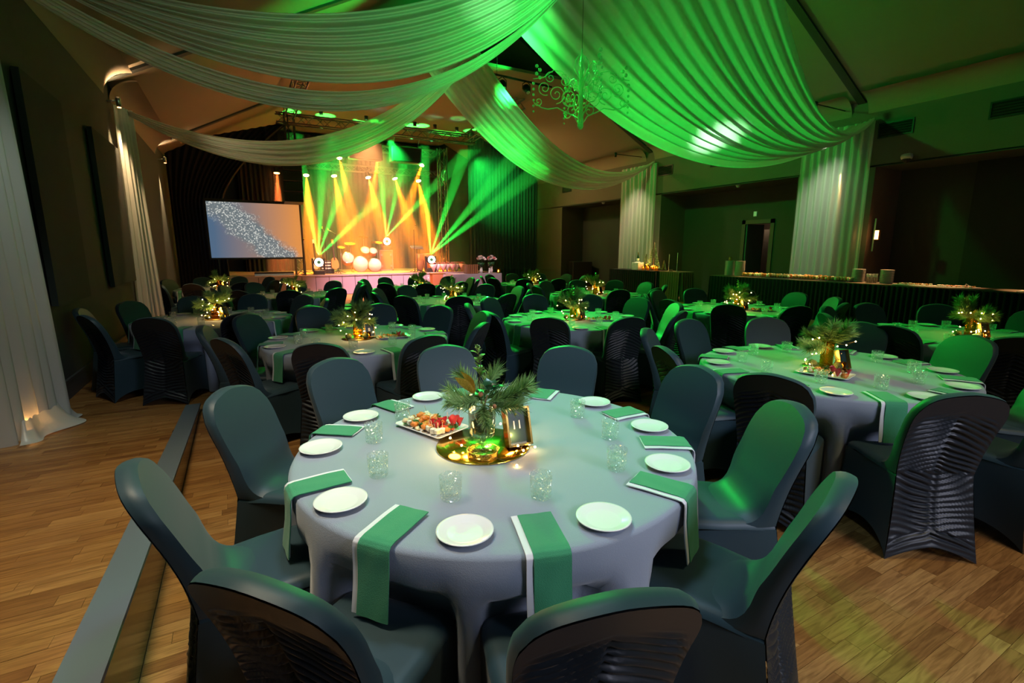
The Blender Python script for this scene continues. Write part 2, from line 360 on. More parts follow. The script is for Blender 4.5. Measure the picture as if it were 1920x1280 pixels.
# ---------------------------------------------------------------- tables: place, chair angle, words
# x, y, chair angle offset, phrase
TAB = [
    (1.00, 1.98, 3, 'the front table with card eleven'),
    (3.90, 2.06, 17, 'the large table right of table 11'),
    (6.60, 2.11, -5, 'the rightmost table before the buffet'),
    (1.01, 5.10, -6, 'the second-row table with card eight'),
    (3.76, 5.17, 8, 'the round table straight behind table 11'),
    (6.57, 4.85, -4, "the table before the buffet's far end"),
    (-.32, 7.45, -4, 'the table beside the dark wall panels'),
    (3.25, 8.10, 1, 'the middle table behind table 8'),
    (6.25, 7.87, -3, 'the table before the dark bar'),
    (.90, 10.55, 10, 'the table below the projection screen'),
    (3.67, 11.1, 4, 'the table below the drum kit'),
    (6.75, 11.1, 14, 'the table below the flower bouquets'),
    (-.42, 13.2, 0, 'the farthest table by the left curtain'),
]
# ---------------------------------------------------------------- room shell
XL, XR, XA, YS = -1.8, 13.0, 14.2, 19.0
def ramp_z(y): return .375 - .0735 * (y - 1.69) if y < 5.9 else max(0, .065 * (1 - (y - 5.9) / .2))
fl = struct('floor', MB().box(XL - .1, -3, -.12, XA + .1, 25, -.012), 'oak_floor_pattern')
PW = .072
def plank_rows(x0, x1, y0, y1):
    out = []; y = y0; k = 0
    while y < y1 - .001:
        x = x0 - R_.uniform(0, .4)
        while x < x1:
            L = R_.choice((.30, .38, .46, .55)); a, b = max(x, x0), min(x + L, x1)
            if b - a > .02: out.append((a, b, y, min(y + PW, y1)))
            x += L
        y += PW
    return out
def seen(x, y, z):
    p = cam_px(x, y, z); return p and -40 < p[0] < 1960 and 0 < p[1] < 1330
unit = {}
def plank_mesh(wd, hw):
    k = (round(wd, 3), round(hw, 3))
    if k not in unit:
        unit[k] = MB().cbox((0, 0, -.006), (wd - .0014, hw - .0014, .012)).mesh('plank', 'oak_plank', False)
    return unit[k]
allp = [p for p in plank_rows(-.478, 9.4, .2, 5.9) + plank_rows(XL, 9.4, 6.1 , 9.3)]
def hidden(x, y): return any((x - t[0]) ** 2 + (y - t[1]) ** 2 < .9 for t in TAB)
cand = sorted((p for p in allp if seen((p[0] + p[1]) / 2, (p[2] + p[3]) / 2, 0) and not hidden((p[0] + p[1]) / 2, (p[2] + p[3]) / 2)),
              key=lambda p: ((p[0] + p[1]) / 2) ** 2 + ((p[2] + p[3]) / 2) ** 2)
near = set(cand[:300])
rest = MB()
for p in allp:
    cx_, cy_ = (p[0] + p[1]) / 2, (p[2] + p[3]) / 2
    if p in near: ob('plank', plank_mesh(p[1] - p[0], p[3] - p[2]), fl, (cx_, cy_, 0))
    else: rest.cbox((cx_, cy_, -.006), (p[1] - p[0] - .0014, p[3] - p[2] - .0014, .012))
o = part('planks', rest, 'oak_plank_far', fl, False); o['kind'] = 'stuff'
# ramp along the left wall with its grey nosing
slope = -atan2(.0735, 1)
rp = MB(); ys = [-.6, 5.9, 6.1]
for a, b in zip(ys, ys[1:]):
    za, zb = ramp_z(a) - .013, ramp_z(b) - .013
    rp.add([(XL, a, -.1), (-.60, a, -.1), (-.60, b, -.1), (XL, b, -.1), (XL, a, za), (-.60, a, za), (-.60, b, zb), (XL, b, zb)],
           [(0, 3, 2, 1), (4, 5, 6, 7), (0, 1, 5, 4), (1, 2, 6, 5), (2, 3, 7, 6), (3, 0, 4, 7)])
rampo = struct('floor_ramp', rp, 'strip_face')
allr = plank_rows(XL, -.602, .6, 5.9)
candr = sorted((p for p in allr if seen((p[0] + p[1]) / 2, (p[2] + p[3]) / 2, ramp_z(p[2]))), key=lambda p: ((p[0] + p[1]) / 2) ** 2 + p[2] ** 2)
nearr = set(candr[:300]); rest = MB()
for p in allr:
    cx_, cy_ = (p[0] + p[1]) / 2, (p[2] + p[3]) / 2; z = ramp_z(cy_)
    if p in nearr: ob('plank', plank_mesh(p[1] - p[0], p[3] - p[2]), rampo, (cx_, cy_, z), (slope, 0, 0))
    else: rest.cbox((cx_, cy_, z - .006), (p[1] - p[0] - .0014, p[3] - p[2] - .0014, .012), RX(slope))
o = part('planks', rest, 'oak_plank_far', rampo, False); o['kind'] = 'stuff'
def wedge(x0, x1, d0, d1, mt, name):
    m = MB()
    for a, b in ((-.6, 5.86),):
        za, zb = ramp_z(a), ramp_z(b)
        m.add([(x0, a, d0(za)), (x1, a, d0(za)), (x1, b, d0(zb)), (x0, b, d0(zb)), (x0, a, d1(za)), (x1, a, d1(za)), (x1, b, d1(zb)), (x0, b, d1(zb))],
              [(0, 3, 2, 1), (4, 5, 6, 7), (0, 1, 5, 4), (1, 2, 6, 5), (2, 3, 7, 6), (3, 0, 4, 7)])
    return struct(name, m, mt)
wedge(-.60, -.47, lambda z: z - .012, lambda z: z + .006, 'strip_grey', 'trim_ramp_nosing')
wedge(-.60, -.48, lambda z: 0, lambda z: z - .012, 'strip_face', 'trim_ramp_side')

ZL, ZR, XM, ZM = 4.62, 5.0, 5.9, 8.6
wl = struct('wall_left', MB().box(XL - .2, -1, -.1, XL, 25, ZL + .1), 'wall_dark')
struct('baseboard_left', MB().box(XL, 6.15, 0, XL + .02, 19, .19).box(XL, 6.15, .19, XL + .028, 19, .215), 'baseboard')
b_ = MB()
for a, c in ((.5, 5.9),):
    b_.add([(XL, a, ramp_z(a)), (XL + .02, a, ramp_z(a)), (XL + .02, c, ramp_z(c)), (XL, c, ramp_z(c)), (XL, a, ramp_z(a) + .2), (XL + .02, a, ramp_z(a) + .2), (XL + .02, c, ramp_z(c) + .2), (XL, c, ramp_z(c) + .2)],
           [(0, 3, 2, 1), (4, 5, 6, 7), (0, 1, 5, 4), (1, 2, 6, 5), (2, 3, 7, 6), (3, 0, 4, 7)])
struct('baseboard_ramp', b_, 'baseboard')
# dark acoustic panels standing off the left wall
for y0, y1, z0, z1, lb in ((9.72, 11.62, 1.07, 3.42, 'dark fabric wall panel beside the lit column curtain'), (6.9, 8.25, 1.05, 3.4, 'dark fabric wall panel beside the near white curtain')):
    pn = thing('wall_panel', lb, 'wall panel', (XL, 0, 0), group='acoustic panels on the left wall')
    part('board', MB().box(.03, y0, z0, .09, y1, z1), 'wall_panel', pn, False)
    part('mount_batten', MB().box(.0, y0 + .1, z0 + .1, .03, y1 - .1, z1 - .1), 'black_metal', pn, False)
# right wall: beam above, pillars, alcoves behind
struct('wall_right_beam', MB().box(XR, -1, 3.52, XR + .25, 21.4, ZR + .1), 'wall_taupe')
for i, (a, b) in enumerate(((18.9, 21.4), (12.9, 15.0), (6.3, 8.1))):
    struct('wall_right_pillar_%d' % (i + 1), MB().box(XR, a, 0, XA, b, 3.52), 'wall_taupe')
wr = MB(); D0, D1, DZ = 9.55, 10.4, 2.42
wr.box(XA, -1, -.1, XA + .15, D0, 3.6).box(XA, D1, -.1, XA + .15, 21.4, 3.6).box(XA, D0, DZ, XA + .15, D1, 3.6).box(XR, -1, 3.5, XA + .15, 21.4, 3.54)
struct('wall_right', wr, 'alcove')
struct('wall_right_step', MB().box(XA - .12, -1, 0, XA, 4.85, 3.5), 'wall_panel')
struct('baseboard_right', MB().box(XA - .02, 10.5, 0, XA, 12.9, .16).box(XA - .02, 15, 0, XA, 18.9, .16), 'baseboard')
dr = struct('door_1', MB().box(XA - .03, D0 - .12, 0, XA + .02, D0, DZ + .12).box(XA - .03, D1, 0, XA + .02, D1 + .12, DZ + .12).box(XA - .03, D0 - .12, DZ, XA + .02, D1 + .12, DZ + .12), 'baseboard')
part('door_leaf', MB().box(XA + .02, D1 - .05, 0, XA + .85, D1, DZ), 'strip_grey', dr, False)
for i, b in enumerate(((XA + 2.6, 8, 0, XA + 2.7, 12.5, 3), (XA + .15, 12.4, 0, XA + 2.6, 12.5, 3), (XA + .15, 8, 0, XA + 2.6, 8.1, 3))): struct('wall_back_room_%d' % (i + 1), MB().box(*b), 'door_room')
struct('ceiling_back_room', MB().box(XA + .15, 8, 2.9, XA + 2.6, 12.5, 3), 'door_room'); struct('floor_back_room', MB().box(XA + .15, 8, -.05, XA + 2.6, 12.5, 0), 'door_room')
bd = thing('back_room_door', 'pale cupboard door seen through the open doorway', 'door', (XA + 1.7, 10.3, 0))
part('leaf', MB().box(-.02, 0, 0, .02, .6, 2.3), 'wall_taupe', bd, False); part('knob', MB().ball((-.04, .08, 1.1), .03), 'black_metal', bd)
bt = thing('side_table', 'low cluttered table seen through the open doorway', 'table', (XA + 1.2, 9.6, 0))
part('top', MB().cbox((0, 0, .7), (.6, 1.2, .04)), 'buffet_top', bt, False)
for sx in (-.25, .25):
    for sy in (-.55, .55): part('leg', MB().box(sx - .02, sy - .02, 0, sx + .02, sy + .02, .68), 'black_metal', bt, False)
for i, (y, r, h) in enumerate(((9.3, .08, .12), (9.55, .1, .2), (9.8, .07, .1))):
    thing('bowl', 'pale %s bowl on the table behind the doorway' % ('low', 'tall', 'tiny')[i], 'bowl', (XA + 1.2, y, .72), data=MB().lathe([(r * .5, 0), (r, h), (r * .9, h), (r * .45, .01)], 14).mesh('bowl', 'porcelain'))
# ceiling: two slopes with coved edges, dark bands
def ceil(name, x0, z0, x1, z1, flip):
    m = MB()
    n = 10; pts = []
    for i in range(n + 1):
        t = i / n; pts.append((x0 + (x1 - x0) * t, z0 + (z1 - z0) * t))
    v = []; f = []
    for y in (-1, 25):
        for p in pts: v.append((p[0], y, p[1]))
    for i in range(n): f.append((i, i + 1, n + 2 + i, n + 1 + i))
    o = len(v)
    for y in (-1, 25):
        for p in pts: v.append((p[0], y, p[1] + .12))
    for i in range(n): f.append((o + i, o + n + 1 + i, o + n + 2 + i, o + i + 1))
    return struct(name, m.add(v, f), 'ceiling')
ceil('ceiling_left', XL - .1, ZL - .05, XM, ZM, 0); ceil('ceiling_right', XR + .1, ZR - .05, XM, ZM, 1)
def cband(name, x0, z0, x1, z1, y, wd=.17, th=.05):
    m = MB(); v = []
    for yy in (y - wd / 2, y + wd / 2):
        v += [(x0, yy, z0), (x1, yy, z1), (x1, yy, z1 - th), (x0, yy, z0 - th)]
    m.add(v, [(0, 1, 2, 3), (4, 7, 6, 5), (0, 4, 5, 1), (3, 2, 6, 7), (0, 3, 7, 4), (1, 5, 6, 2)]); return struct(name, m, 'ceiling_trim')
for i, y in enumerate((5.4, 11.75, 18.1)): cband('trim_%d' % (i + 1), XL, ZL, XM, ZM, y)
for i, y in enumerate((.6, 6.76, 13.5)): cband('trim_%d' % (i + 4), XR, ZR, XM, ZM, y)
# coves along the eaves
def cove(name, x, z, sx, segs):
    m = MB()
    for a, b in segs:
        def fn(u, v):
            t = u * pi / 2
            return (x + sx * (.45 - .45 * cos(pi / 2 - t) if False else .45 * (1 - cos(t))), a + (b - a) * v, z - .10 + .40 * sin(t))
        m.grid(fn, 8, 1)
    return struct(name, m, 'ceiling', smooth=True)
cove('trim_cove_left', XL + .005, ZL - .2, 1, ((5.6, 11.55), (12.0, 17.9)))
cove('trim_cove_right', XR - .005, ZR - .2, -1, ((.8, 6.6), (6.95, 13.3), (13.7, 21)))
struct('wall_stage_back', MB().box(XL - .2, 24.2, 0, XA, 24.4, 9), 'wall_dark')
struct('ceiling_stage', MB().box(1.3, 13.2, 6.62, 9.2, 24.2, 6.7), 'ceiling')
# vents, smoke heads, camera, sconce, exit plate on the right wall
for i, y in enumerate((4.09, 6.0, 8.43, 10.58, 12.78, 15.6, 18.54)):
    nm = ('above the corner of the buffet', 'beside the near white wall curtain', 'half behind the big green swag', 'above the doorway alcove', 'beside the far white wall curtain', 'just left of the far wall curtain', 'nearest the stage curtain')[i]
    v = thing('wall_vent', 'dark rectangular air vent in the beam ' + nm, 'vent', (XR, y, 4.27), group='air vents in the right wall')
    part('frame', MB().box(-.02, -.34, -.16, 0, .34, -.13).box(-.02, -.34, .13, 0, .34, .16).box(-.02, -.34, -.13, 0, -.31, .13).box(-.02, .31, -.13, 0, .34, .13), 'black_metal', v, False)
    for k in range(5): part('slat', MB().cbox((-.008, 0, -.104 + k * .052), (.014, .62, .02), RY(.5)), 'black_metal', v, False)
    part('backing', MB().box(-.004, -.31, -.13, -.002, .31, .13), 'joint_dark', v, False)
for y, x, lb in ((5.67, XR - .1, 'white dome security camera under the beam near the sconce'),):
    cmr = thing('security_camera', lb, 'camera', (x, y, 3.62))
    part('bracket', MB().box(-.02, -.06, .0, .1, .06, .06), 'plastic_white', cmr, False); part('housing', MB().lathe([(.10, .04), (.11, 0), (.10, -.05)], 16), 'plastic_white', cmr); part('dome', MB().ball((0, 0, -.06), .075, 12, 8), 'black_plastic', cmr)
for y, lb in ((10.0, 'small white smoke detector over the doorway alcove'), (16.2, 'small white smoke detector over the alcove near the stage')):
    s_ = thing('smoke_detector', lb, 'detector', (XR + .15, y, 3.5), group='smoke detectors'); part('body', MB().lathe([(.06, 0), (.06, -.03), (.035, -.06)], 14), 'plastic_white', s_); part('base', MB().lathe([(.07, 0), (.07, -.012)], 14), 'plastic_white', s_)
ex = thing('switch_plate', 'small pale plate on the wall above the doorway', 'sign', (XA - .01, 10.1, 2.72)); part('plate', MB().cbox((0, 0, 0), (.02, .10, .13), None, .004), 'exit_pale', ex, False); part('rim', MB().cbox((.006, 0, 0), (.012, .12, .15)), 'plastic_white', ex, False)
scn = thing('wall_sconce', 'glowing copper wall sconce beside the near wall curtain', 'wall lamp', (XR + .04, 6.12, 1.97))
part('backplate', MB().cbox((0, .05, 0), (.02, .03, .75)), 'steel', scn, False); part('shade', MB().lathe([(.06, -.11), (.06, .11)], 14, (-.02, -.03, 0), False, False), 'brass_dark', scn); part('glow', MB().lathe([(.045, -.1), (.045, .1)], 12, (-.045, -.03, 0)), 'sconce_glow', scn)
point('sconce_light', (XR - .12, 6.05, 1.97), (1, .4, .12), 3, .06)

# ---------------------------------------------------------------- draped ceiling fabric
def strand(A, B, s, u):
    return (A[0] + (B[0] - A[0]) * u, A[1] + (B[1] - A[1]) * u, A[2] + (B[2] - A[2]) * u - s * 4 * u * (1 - u))
def swag(name, label, e0, e1, folds, amp, seed, mt='sheer', nu=70, bulge=0., sub=10):
    """fabric hung between two edge strands; folds run along its length"""
    rr = random.Random(seed); ph = [rr.uniform(0, 6.28) for _ in range(6)]
    nv = folds * sub
    jit = [rr.uniform(-1, 1) for _ in range(folds + 2)]
    def fn(v, u):
        a = strand(*e0, u); b = strand(*e1, u)
        p = [a[i] + (b[i] - a[i]) * v for i in range(3)]
        k = v * folds; i0 = int(k); fr = k - i0; j = jit[i0] * (1 - fr) + jit[min(i0 + 1, folds + 1)] * fr
        span = sin(pi * min(1, max(0, u))) ** .6
        d = sin(2 * pi * k + 1.2 * sin(3 * u + ph[0]) + ph[1]) * amp + .5 * amp * sin(2 * pi * k * .37 + ph[2] + 2.2 * u) + amp * .9 * j
        edge = sin(pi * v) ** .25 if 0 < v < 1 else 0
        nrm = Vector((0, b[2] - a[2], -(b[1] - a[1]))) if True else None
        L = nrm.length or 1; nrm /= L
        p[1] += nrm.y * d * (.35 + .65 * span); p[2] += nrm.z * d * (.35 + .65 * span) - bulge * sin(pi * v) * span
        return tuple(p)
    o = thing(name, label, 'fabric swag', data=MB().grid(fn, nv, nu).mesh(name, mt), group='white fabric swags under the ceiling')
    return o
SW = 'ceiling_swag'
swag(SW, 'wide sheer swag sweeping across the upper left corner', ((-1.7, 5.70, 3.98), (6.07, 6.0, 7.47), 1.29), ((-1.7, 5.80, 4.1), (6.04, 6.2, 7.34), 2.02), 9, .05, 1, 'sheer', 90)
swag(SW, 'lower band of the upper left swag, hanging beneath the slit', ((-1.7, 5.85, 4.05), (6.0, 6.2, 7.40), 2.08), ((-1.7, 5.95, 3.95), (5.95, 6.26, 7.45), 2.24), 5, .022, 2, 'sheer', 90)
swag(SW, 'narrow swag from the lit left column toward the ridge', ((-1.72, 12.0, 4.25), (6.12, 12.41, 7.23), 1.49), ((-1.72, 12.02, 4.20), (6.27, 12.53, 7.11), 1.97), 5, .06, 3, 'sheer', 70)
swag(SW, 'swag falling from the ridge to the far right wall curtain', ((12.95, 13.35, 4.6), (4.24, 13.11, 6.75), 2.04), ((12.95, 13.25, 4.63), (5.42, 12.55, 7.34), 1.59), 8, .06, 4, 'sheer', 70)
swag(SW, 'huge green lit swag falling to the near right wall curtain', ((12.9, 6.9, 4.45), (4.86, 8.5, 5.48), 1.43), ((12.9, 6.40, 4.55), (5.89, 5.07, 7.97), 1.90), 15, .065, 5, 'sheer', 90)
# gathered knots where the fabric is tied to the ridge hook
# wall curtains
def curtain(name, label, p0, p1, ztop, zbot, pleats, depth, mt, flare=0, lean=(0, 0), cat='curtain', group=None, bow=0, seed=1):
    rr = random.Random(seed); L = sqrt((p1[0] - p0[0]) ** 2 + (p1[1] - p0[1]) ** 2)
    tx, ty = (p1[0] - p0[0]) / L, (p1[1] - p0[1]) / L; nx, ny = -ty, tx; ph = [rr.uniform(0, 6) for _ in range(4)]
    def fn(u, v):
        z = zbot + (ztop - zbot) * v; k = 1 - v
        s = (u - .5) * L * (1 + flare * k * k) + .5 * L
        d = depth * (.7 + .5 * k) * (sin(2 * pi * pleats * u + .6 * sin(5 * u + ph[0])) + .35 * sin(2 * pi * pleats * .43 * u + ph[1] + 1.5 * k)) + bow * k * k
        x = p0[0] + tx * s + nx * d + lean[0] * k; y = p0[1] + ty * s + ny * d + lean[1] * k
        return (x, y, z)
    return thing(name, label, cat, data=MB().grid(fn, pleats * 8, 24).mesh(name, mt), group=group)
G = 'white curtains on the walls'
curtain('wall_curtain', 'pale sheer curtain on the far right pillar behind the bar', (12.86, 13.05), (12.86, 14.85), 4.55, .02, 9, .05, 'sheer_thin', group=G, seed=2)
curtain('wall_curtain', 'pale sheer curtain on the near right pillar behind the buffet', (12.86, 6.35), (12.86, 7.98), 4.5, .02, 9, .05, 'sheer_thin', .04, group=G, seed=3)
curtain('wall_curtain', 'long white curtain trailing onto the floor at the left edge', (-1.76, 5.02), (-1.62, 5.95), 4.2, ramp_z(5.6) + .01, 6, .045, 'curtain_white', .08, (.03, .03), group=G, seed=4)
curtain('column_curtain', 'slim cream curtain column under the lit spotlight on the left wall', (-1.72, 11.72), (-1.50, 12.12), 4.2, .02, 5, .04, 'curtain_white', .6, (.02, .06), group=G, seed=5)
# puddled hem of the near white curtain
def hem(u, v):
    a = u * pi; r = .22 + .14 * v + .03 * sin(7 * a) * v
    y = 5.66 - .52 * cos(a) * (1 + .25 * v); x = -1.62 + (.05 + .14 * v) * sin(a) * (1 + .4 * sin(5 * a)); 
    return (x, y, ramp_z(y) + .012 + .16 * (1 - v) ** 2 + .02 * abs(sin(9 * a)) * (1 - v))
part('hem', MB().grid(hem, 40, 8), 'curtain_white', [o for o in C.objects if o.get('label', '').startswith('long white')][0])
# little wall spotlights washing the columns
def wall_spot(y, z, label, watts):
    t = thing('wall_spotlight', label, 'spotlight', (XL + .02, y, z), group='spotlights on the left wall')
    part('bracket', MB().tube([(0, 0, 0), (.16, 0, .03)], .015, 8), 'steel', t); part('can', MB().lathe([(.035, -.08), (.045, .06), (.03, .09)], 12, (.17, 0, 0)), 'steel', t); part('lens', MB().lathe([(.03, 0), (.03, -.01)], 12, (.17, 0, -.08)), 'sconce_glow', t)
    spot('column_spot', (XL + .17, y, z - .1), (XL + .10, y, 0), WARM, watts, 46, .8, .03)
    spot('column_spot', (XL + .17, y, z + .1), (XL + .6, y - .1, z + 3), WARM, watts * .12, 110, 1, .03)
wall_spot(11.62, 4.22, 'lit wall spotlight atop the cream curtain column', 700)
wall_spot(18.2, 4.22, 'lit wall spotlight next to the black stage curtain', 900)
point('floor_uplight', (XL + .10, 5.45, ramp_z(5.45) + .1), (1, .45, .12), 2.5, .04)
fu = thing('floor_uplight_fixture', 'small warm uplight on the floor behind the white curtain', 'uplight', (XL + .10, 5.45, ramp_z(5.45)), data=None)
part('housing', MB().lathe([(.05, 0), (.06, .05)], 12), 'black_metal', fu); part('lens', MB().lathe([(.045, .05), (.045, .055)], 12), 'sconce_glow', fu)

# ---------------------------------------------------------------- chairs
def yb(z): t = max(0, (z - .47) / .48); return -.185 - .06 * t - .105 * t * t
def halfw(z):
    t = min(1, max(0, (z - .47) / .42)); return .190 + .036 * t - .008 * t * t
def ztop(s): return .958 - .048 * abs(s) ** 1.6 - .060 * abs(s) ** 8
def side_round(s, t): return 1 - .05 * max(0, t - .84) ** 2 / .0256
def chair_spec():
    TH = .052
    # front face of the backrest; its foot flares forward into the seat
    TBL = [(.490, -.02), (.494, -.06), (.499, -.088), (.508, -.115), (.522, -.138), (.545, -.159), (.58, -.179), (.62, -.195), (.665, -.209), (.70, -.2195), (.74, -.2345)]
    def yf(z):
        if z >= .74: return yb(z) + .004
        for (a, b), (c, d) in zip(TBL, TBL[1:]):
            if z <= c: return b + (d - b) * (z - a) / (c - a)
    off74 = yb(.74) + .004; TBL[-1] = (.74, off74); TBL[-2] = (.70, yb(.70) + .006); TBL[-3] = (.665, yb(.665) + .010)
    def fr(u, v):
        s = 2 * u - 1; z = .49 + (ztop(s) - .49) * v ** 1.7
        x = s * halfw(z) * side_round(s, v); y = yf(z) + .004 * (1 - s * s); k = max(0, 1 - (z - .49) / .16)
        return (x, y - .02 * abs(s) ** 5 * k, z - .024 * abs(s) ** 6 * k)
    bk = MB().grid(fr, 16, 30)
    # rim: sweep around the outline from lower left over the crown to lower right
    outl = [(0, j / 30) for j in range(31)] + [(i / 16, 1) for i in range(1, 16)] + [(1, j / 30) for j in range(30, -1, -1)]
    def rim(u, v):
        i = min(int(u * (len(outl) - 1) + .5), len(outl) - 1); p = fr(*outl[i])
        b = .007 * sin(pi * v); L = sqrt(p[0] ** 2 + (p[2] - .72) ** 2) or 1
        yk = yb(p[2]) - TH + .002
        return (p[0] + b * p[0] / L, p[1] + (yk - p[1]) * v, p[2] + b * (p[2] - .72) / L)
    bk.grid(rim, len(outl) - 1, 4)
    # seat: cushion top with rounded sides
    path = [(.206, .40), (.210, .45), (.200, .477), (.17, .490), (.09, .497), (0, .494), (-.05, .4925), (-.10, .491), (-.17, .485), (-.235, .478)]
    def st(u, v):
        s = 2 * u - 1; k = v * (len(path) - 1); i = min(int(k), len(path) - 2); f = k - i
        y = path[i][0] * (1 - f) + path[i + 1][0] * f; z = path[i][1] * (1 - f) + path[i + 1][1] * f
        hw = .213 - .020 * max(0, min(1, -y / .22)); a = abs(s); sg = 1 if s > 0 else -1; rd = .045
        if a <= .7: x = a / .7 * (hw - rd); dz = 0
        else: ph = (a - .7) / .3 * pi / 2; x = hw - rd + rd * sin(ph); dz = rd * .8 * (1 - cos(ph))
        if y > .12: y -= .03 * max(0, (a - .7) / .3) ** 2
        return (sg * x, y, z - dz * min(1, max(0, (z - .40) / .05)))
    se = MB().grid(st, 24, 27)
    # skirt: front and two sides
    def side(a, b, c, d, h, inn, n):
        # a,b top corners, c,d floor corners (same order)
        def fn(u, v):
            t = Vector(a).lerp(Vector(b), u); q = Vector(c).lerp(Vector(d), u)
            w_ = 4 * u * (1 - u); q.z = h * w_ ** .8
            p = t.lerp(q, v); k = inn * w_ * sin(pi * .5 * v)
            return (p.x + n[0] * k, p.y + n[1] * k, p.z)
        return fn
    sk = MB()
    fz = .452
    sk.grid(side((-.20, .209, fz), (.20, .209, fz), (-.225, .235, 0), (.225, .235, 0), .07, .025, (0, -1)), 12, 10)
    for sg in (-1, 1): sk.grid(lambda u, v, sg=sg: (sg * (.20 + .013 * sin(pi / 2 * u) + (.012) * v), .209 - .03 * (1 - cos(pi / 2 * u)) + .026 * v, fz * (1 - v)), 3, 6)
    for sg in (-1, 1):
        sk.grid(side((sg * .213, .18, fz), (sg * .193, -.238, fz), (sg * .225, .205, 0), (sg * .228, -.30, 0), .09, .03, (-sg, 0)), 14, 10)
    # ruched panel down the whole rear
    def rear(u, v):
        s = 2 * u - 1
        if v < .52:
            k = v / .52; z = ztop(s) - .004 + (.47 - ztop(s)) * k; hw = halfw(z) * side_round(s, 1 - k * .9) if k < .6 else halfw(z)
            x = s * hw; y = yb(z) - TH - .002
        else:
            k = (v - .52) / .48; zb = .085 * (1 - abs(s) ** 1.5); z = .47 + (zb - .47) * k
            x = s * (.190 + .040 * k ** 1.5); y = yb(.47) - TH - .002 - .065 * k - .02 * sin(pi * k) * (1 - s * s) * -1
        am = min(1, max(0, (v - .10) / .07)); am *= 1 if v < .93 else (1 - (v - .93) / .07)
        ph = z * 205 + 34 * abs(s) * .5 * (1 if v < .5 else -1 * (1 - 2 * (v - .5)) if v < .9 else 1) + 1.1 * sin(5 * s + z * 13) + 1.3 * sin(23 * z)
        d = (1 - abs(s) ** 8) * am * (.012 * sin(ph) * (.5 + .5 * abs(sin(7 * z + 2 * s)))) - .012 * exp(-(s / .06) ** 2) * (1 if v > .1 else 0) * am
        return (x, y - d, z)
    rp_ = MB().grid(rear, 26, 150)
    return [('backrest', bk.mesh('backrest', 'chair_fabric')), ('seat', se.mesh('seat', 'chair_fabric')), ('skirt', sk.mesh('skirt', 'chair_fabric')), ('ruched_back_panel', rp_.mesh('ruched_back_panel', 'chair_ruche'))]
CH = chair_spec()
T1_ANG = [-106, -140, -177, 143, 112, 78, 40, 0, -33, -66]
def clock(tx, ty, ang):
    """hour round the table: twelve points away from the viewer, six toward the viewer"""
    far = atan2(ty, tx); d = (far - ang) % (2 * pi); return HOUR[int(round(d / (pi / 6))) % 12]
def unique_clock(tx, ty, angs):
    out = {}
    for a in angs:
        h = clock(tx, ty, a); out.setdefault(h, []).append(a)
    return out
# ---------------------------------------------------------------- table ware meshes
plate_me = MB().lathe([(.050, 0), (.054, .002), (.088, .014), (.093, .017), (.0925, .0195), (.086, .0185), (.061, .0085), (.055, .0075), (.0, .0075)], 40, cap1=False).mesh('side_plate', 'porcelain')
def tumbler():
    m = MB(); n = 20; pr = [(.0, 0), (.034, 0), (.038, .006), (.0395, .02), (.041, .06), (.0425, .092), (.0405, .0925), (.039, .06), (.037, .024), (.0, .020)]
    return m.lathe(pr, n, cap0=False, cap1=False).mesh('tumbler', 'tumbler_glass')
tumbler_me = tumbler()
def napkin_meshes():
    path = [(.695, .0085), (.76, .010), (.83, .009), (.885, .009), (.905, .006), (.915, -.004), (.918, -.02), (.921, -.08), (.927, -.14), (.934, -.19), (.940, -.235)]
    def strip(x0, x1, off, cut, nm, mt, thick):
        P = path[:]; P[0] = (P[0][0] + cut, P[0][1])
        m = MB()
        top = lambda u, v: None
        def fn(u, v):
            k = u * (len(P) - 1); i = min(int(k), len(P) - 2); f = k - i
            r = P[i][0] * (1 - f) + P[i + 1][0] * f; z = P[i][1] * (1 - f) + P[i + 1][1] * f
            t = min(1, max(0, (k - 3) / 3)); wob = .003 * sin(14 * u + 9 * v)
            return (r + (off + wob * .4) * t, x0 + (x1 - x0) * v, z + (off + wob * .3) * (1 - t))
        def fn2(u, v):
            p = fn(u, v); t = min(1, max(0, (u * (len(P) - 1) - 3) / 3)); return (p[0] - thick * t, p[1], p[2] - thick * (1 - t))
        m.grid(fn, 40, 6); m.grid(lambda u, v: fn2(u, 1 - v), 40, 6)
        for vv in (0, 1):
            m.grid(lambda u, v: tuple(Vector(fn(u, vv)).lerp(Vector(fn2(u, vv)), v if vv == 0 else 1 - v)), 40, 1)
        for uu in (0, 1):
            m.grid(lambda u, v: tuple(Vector(fn(uu, u)).lerp(Vector(fn2(uu, u)), v)), 6, 1)
        return m.mesh(nm, mt)
    return strip(-.050, .068, .004, 0, 'green_layer', 'napkin_green', .004), strip(-.072, .055, .000, -.004, 'white_layer', 'napkin_white', .004)
nap_g, nap_w = napkin_meshes()
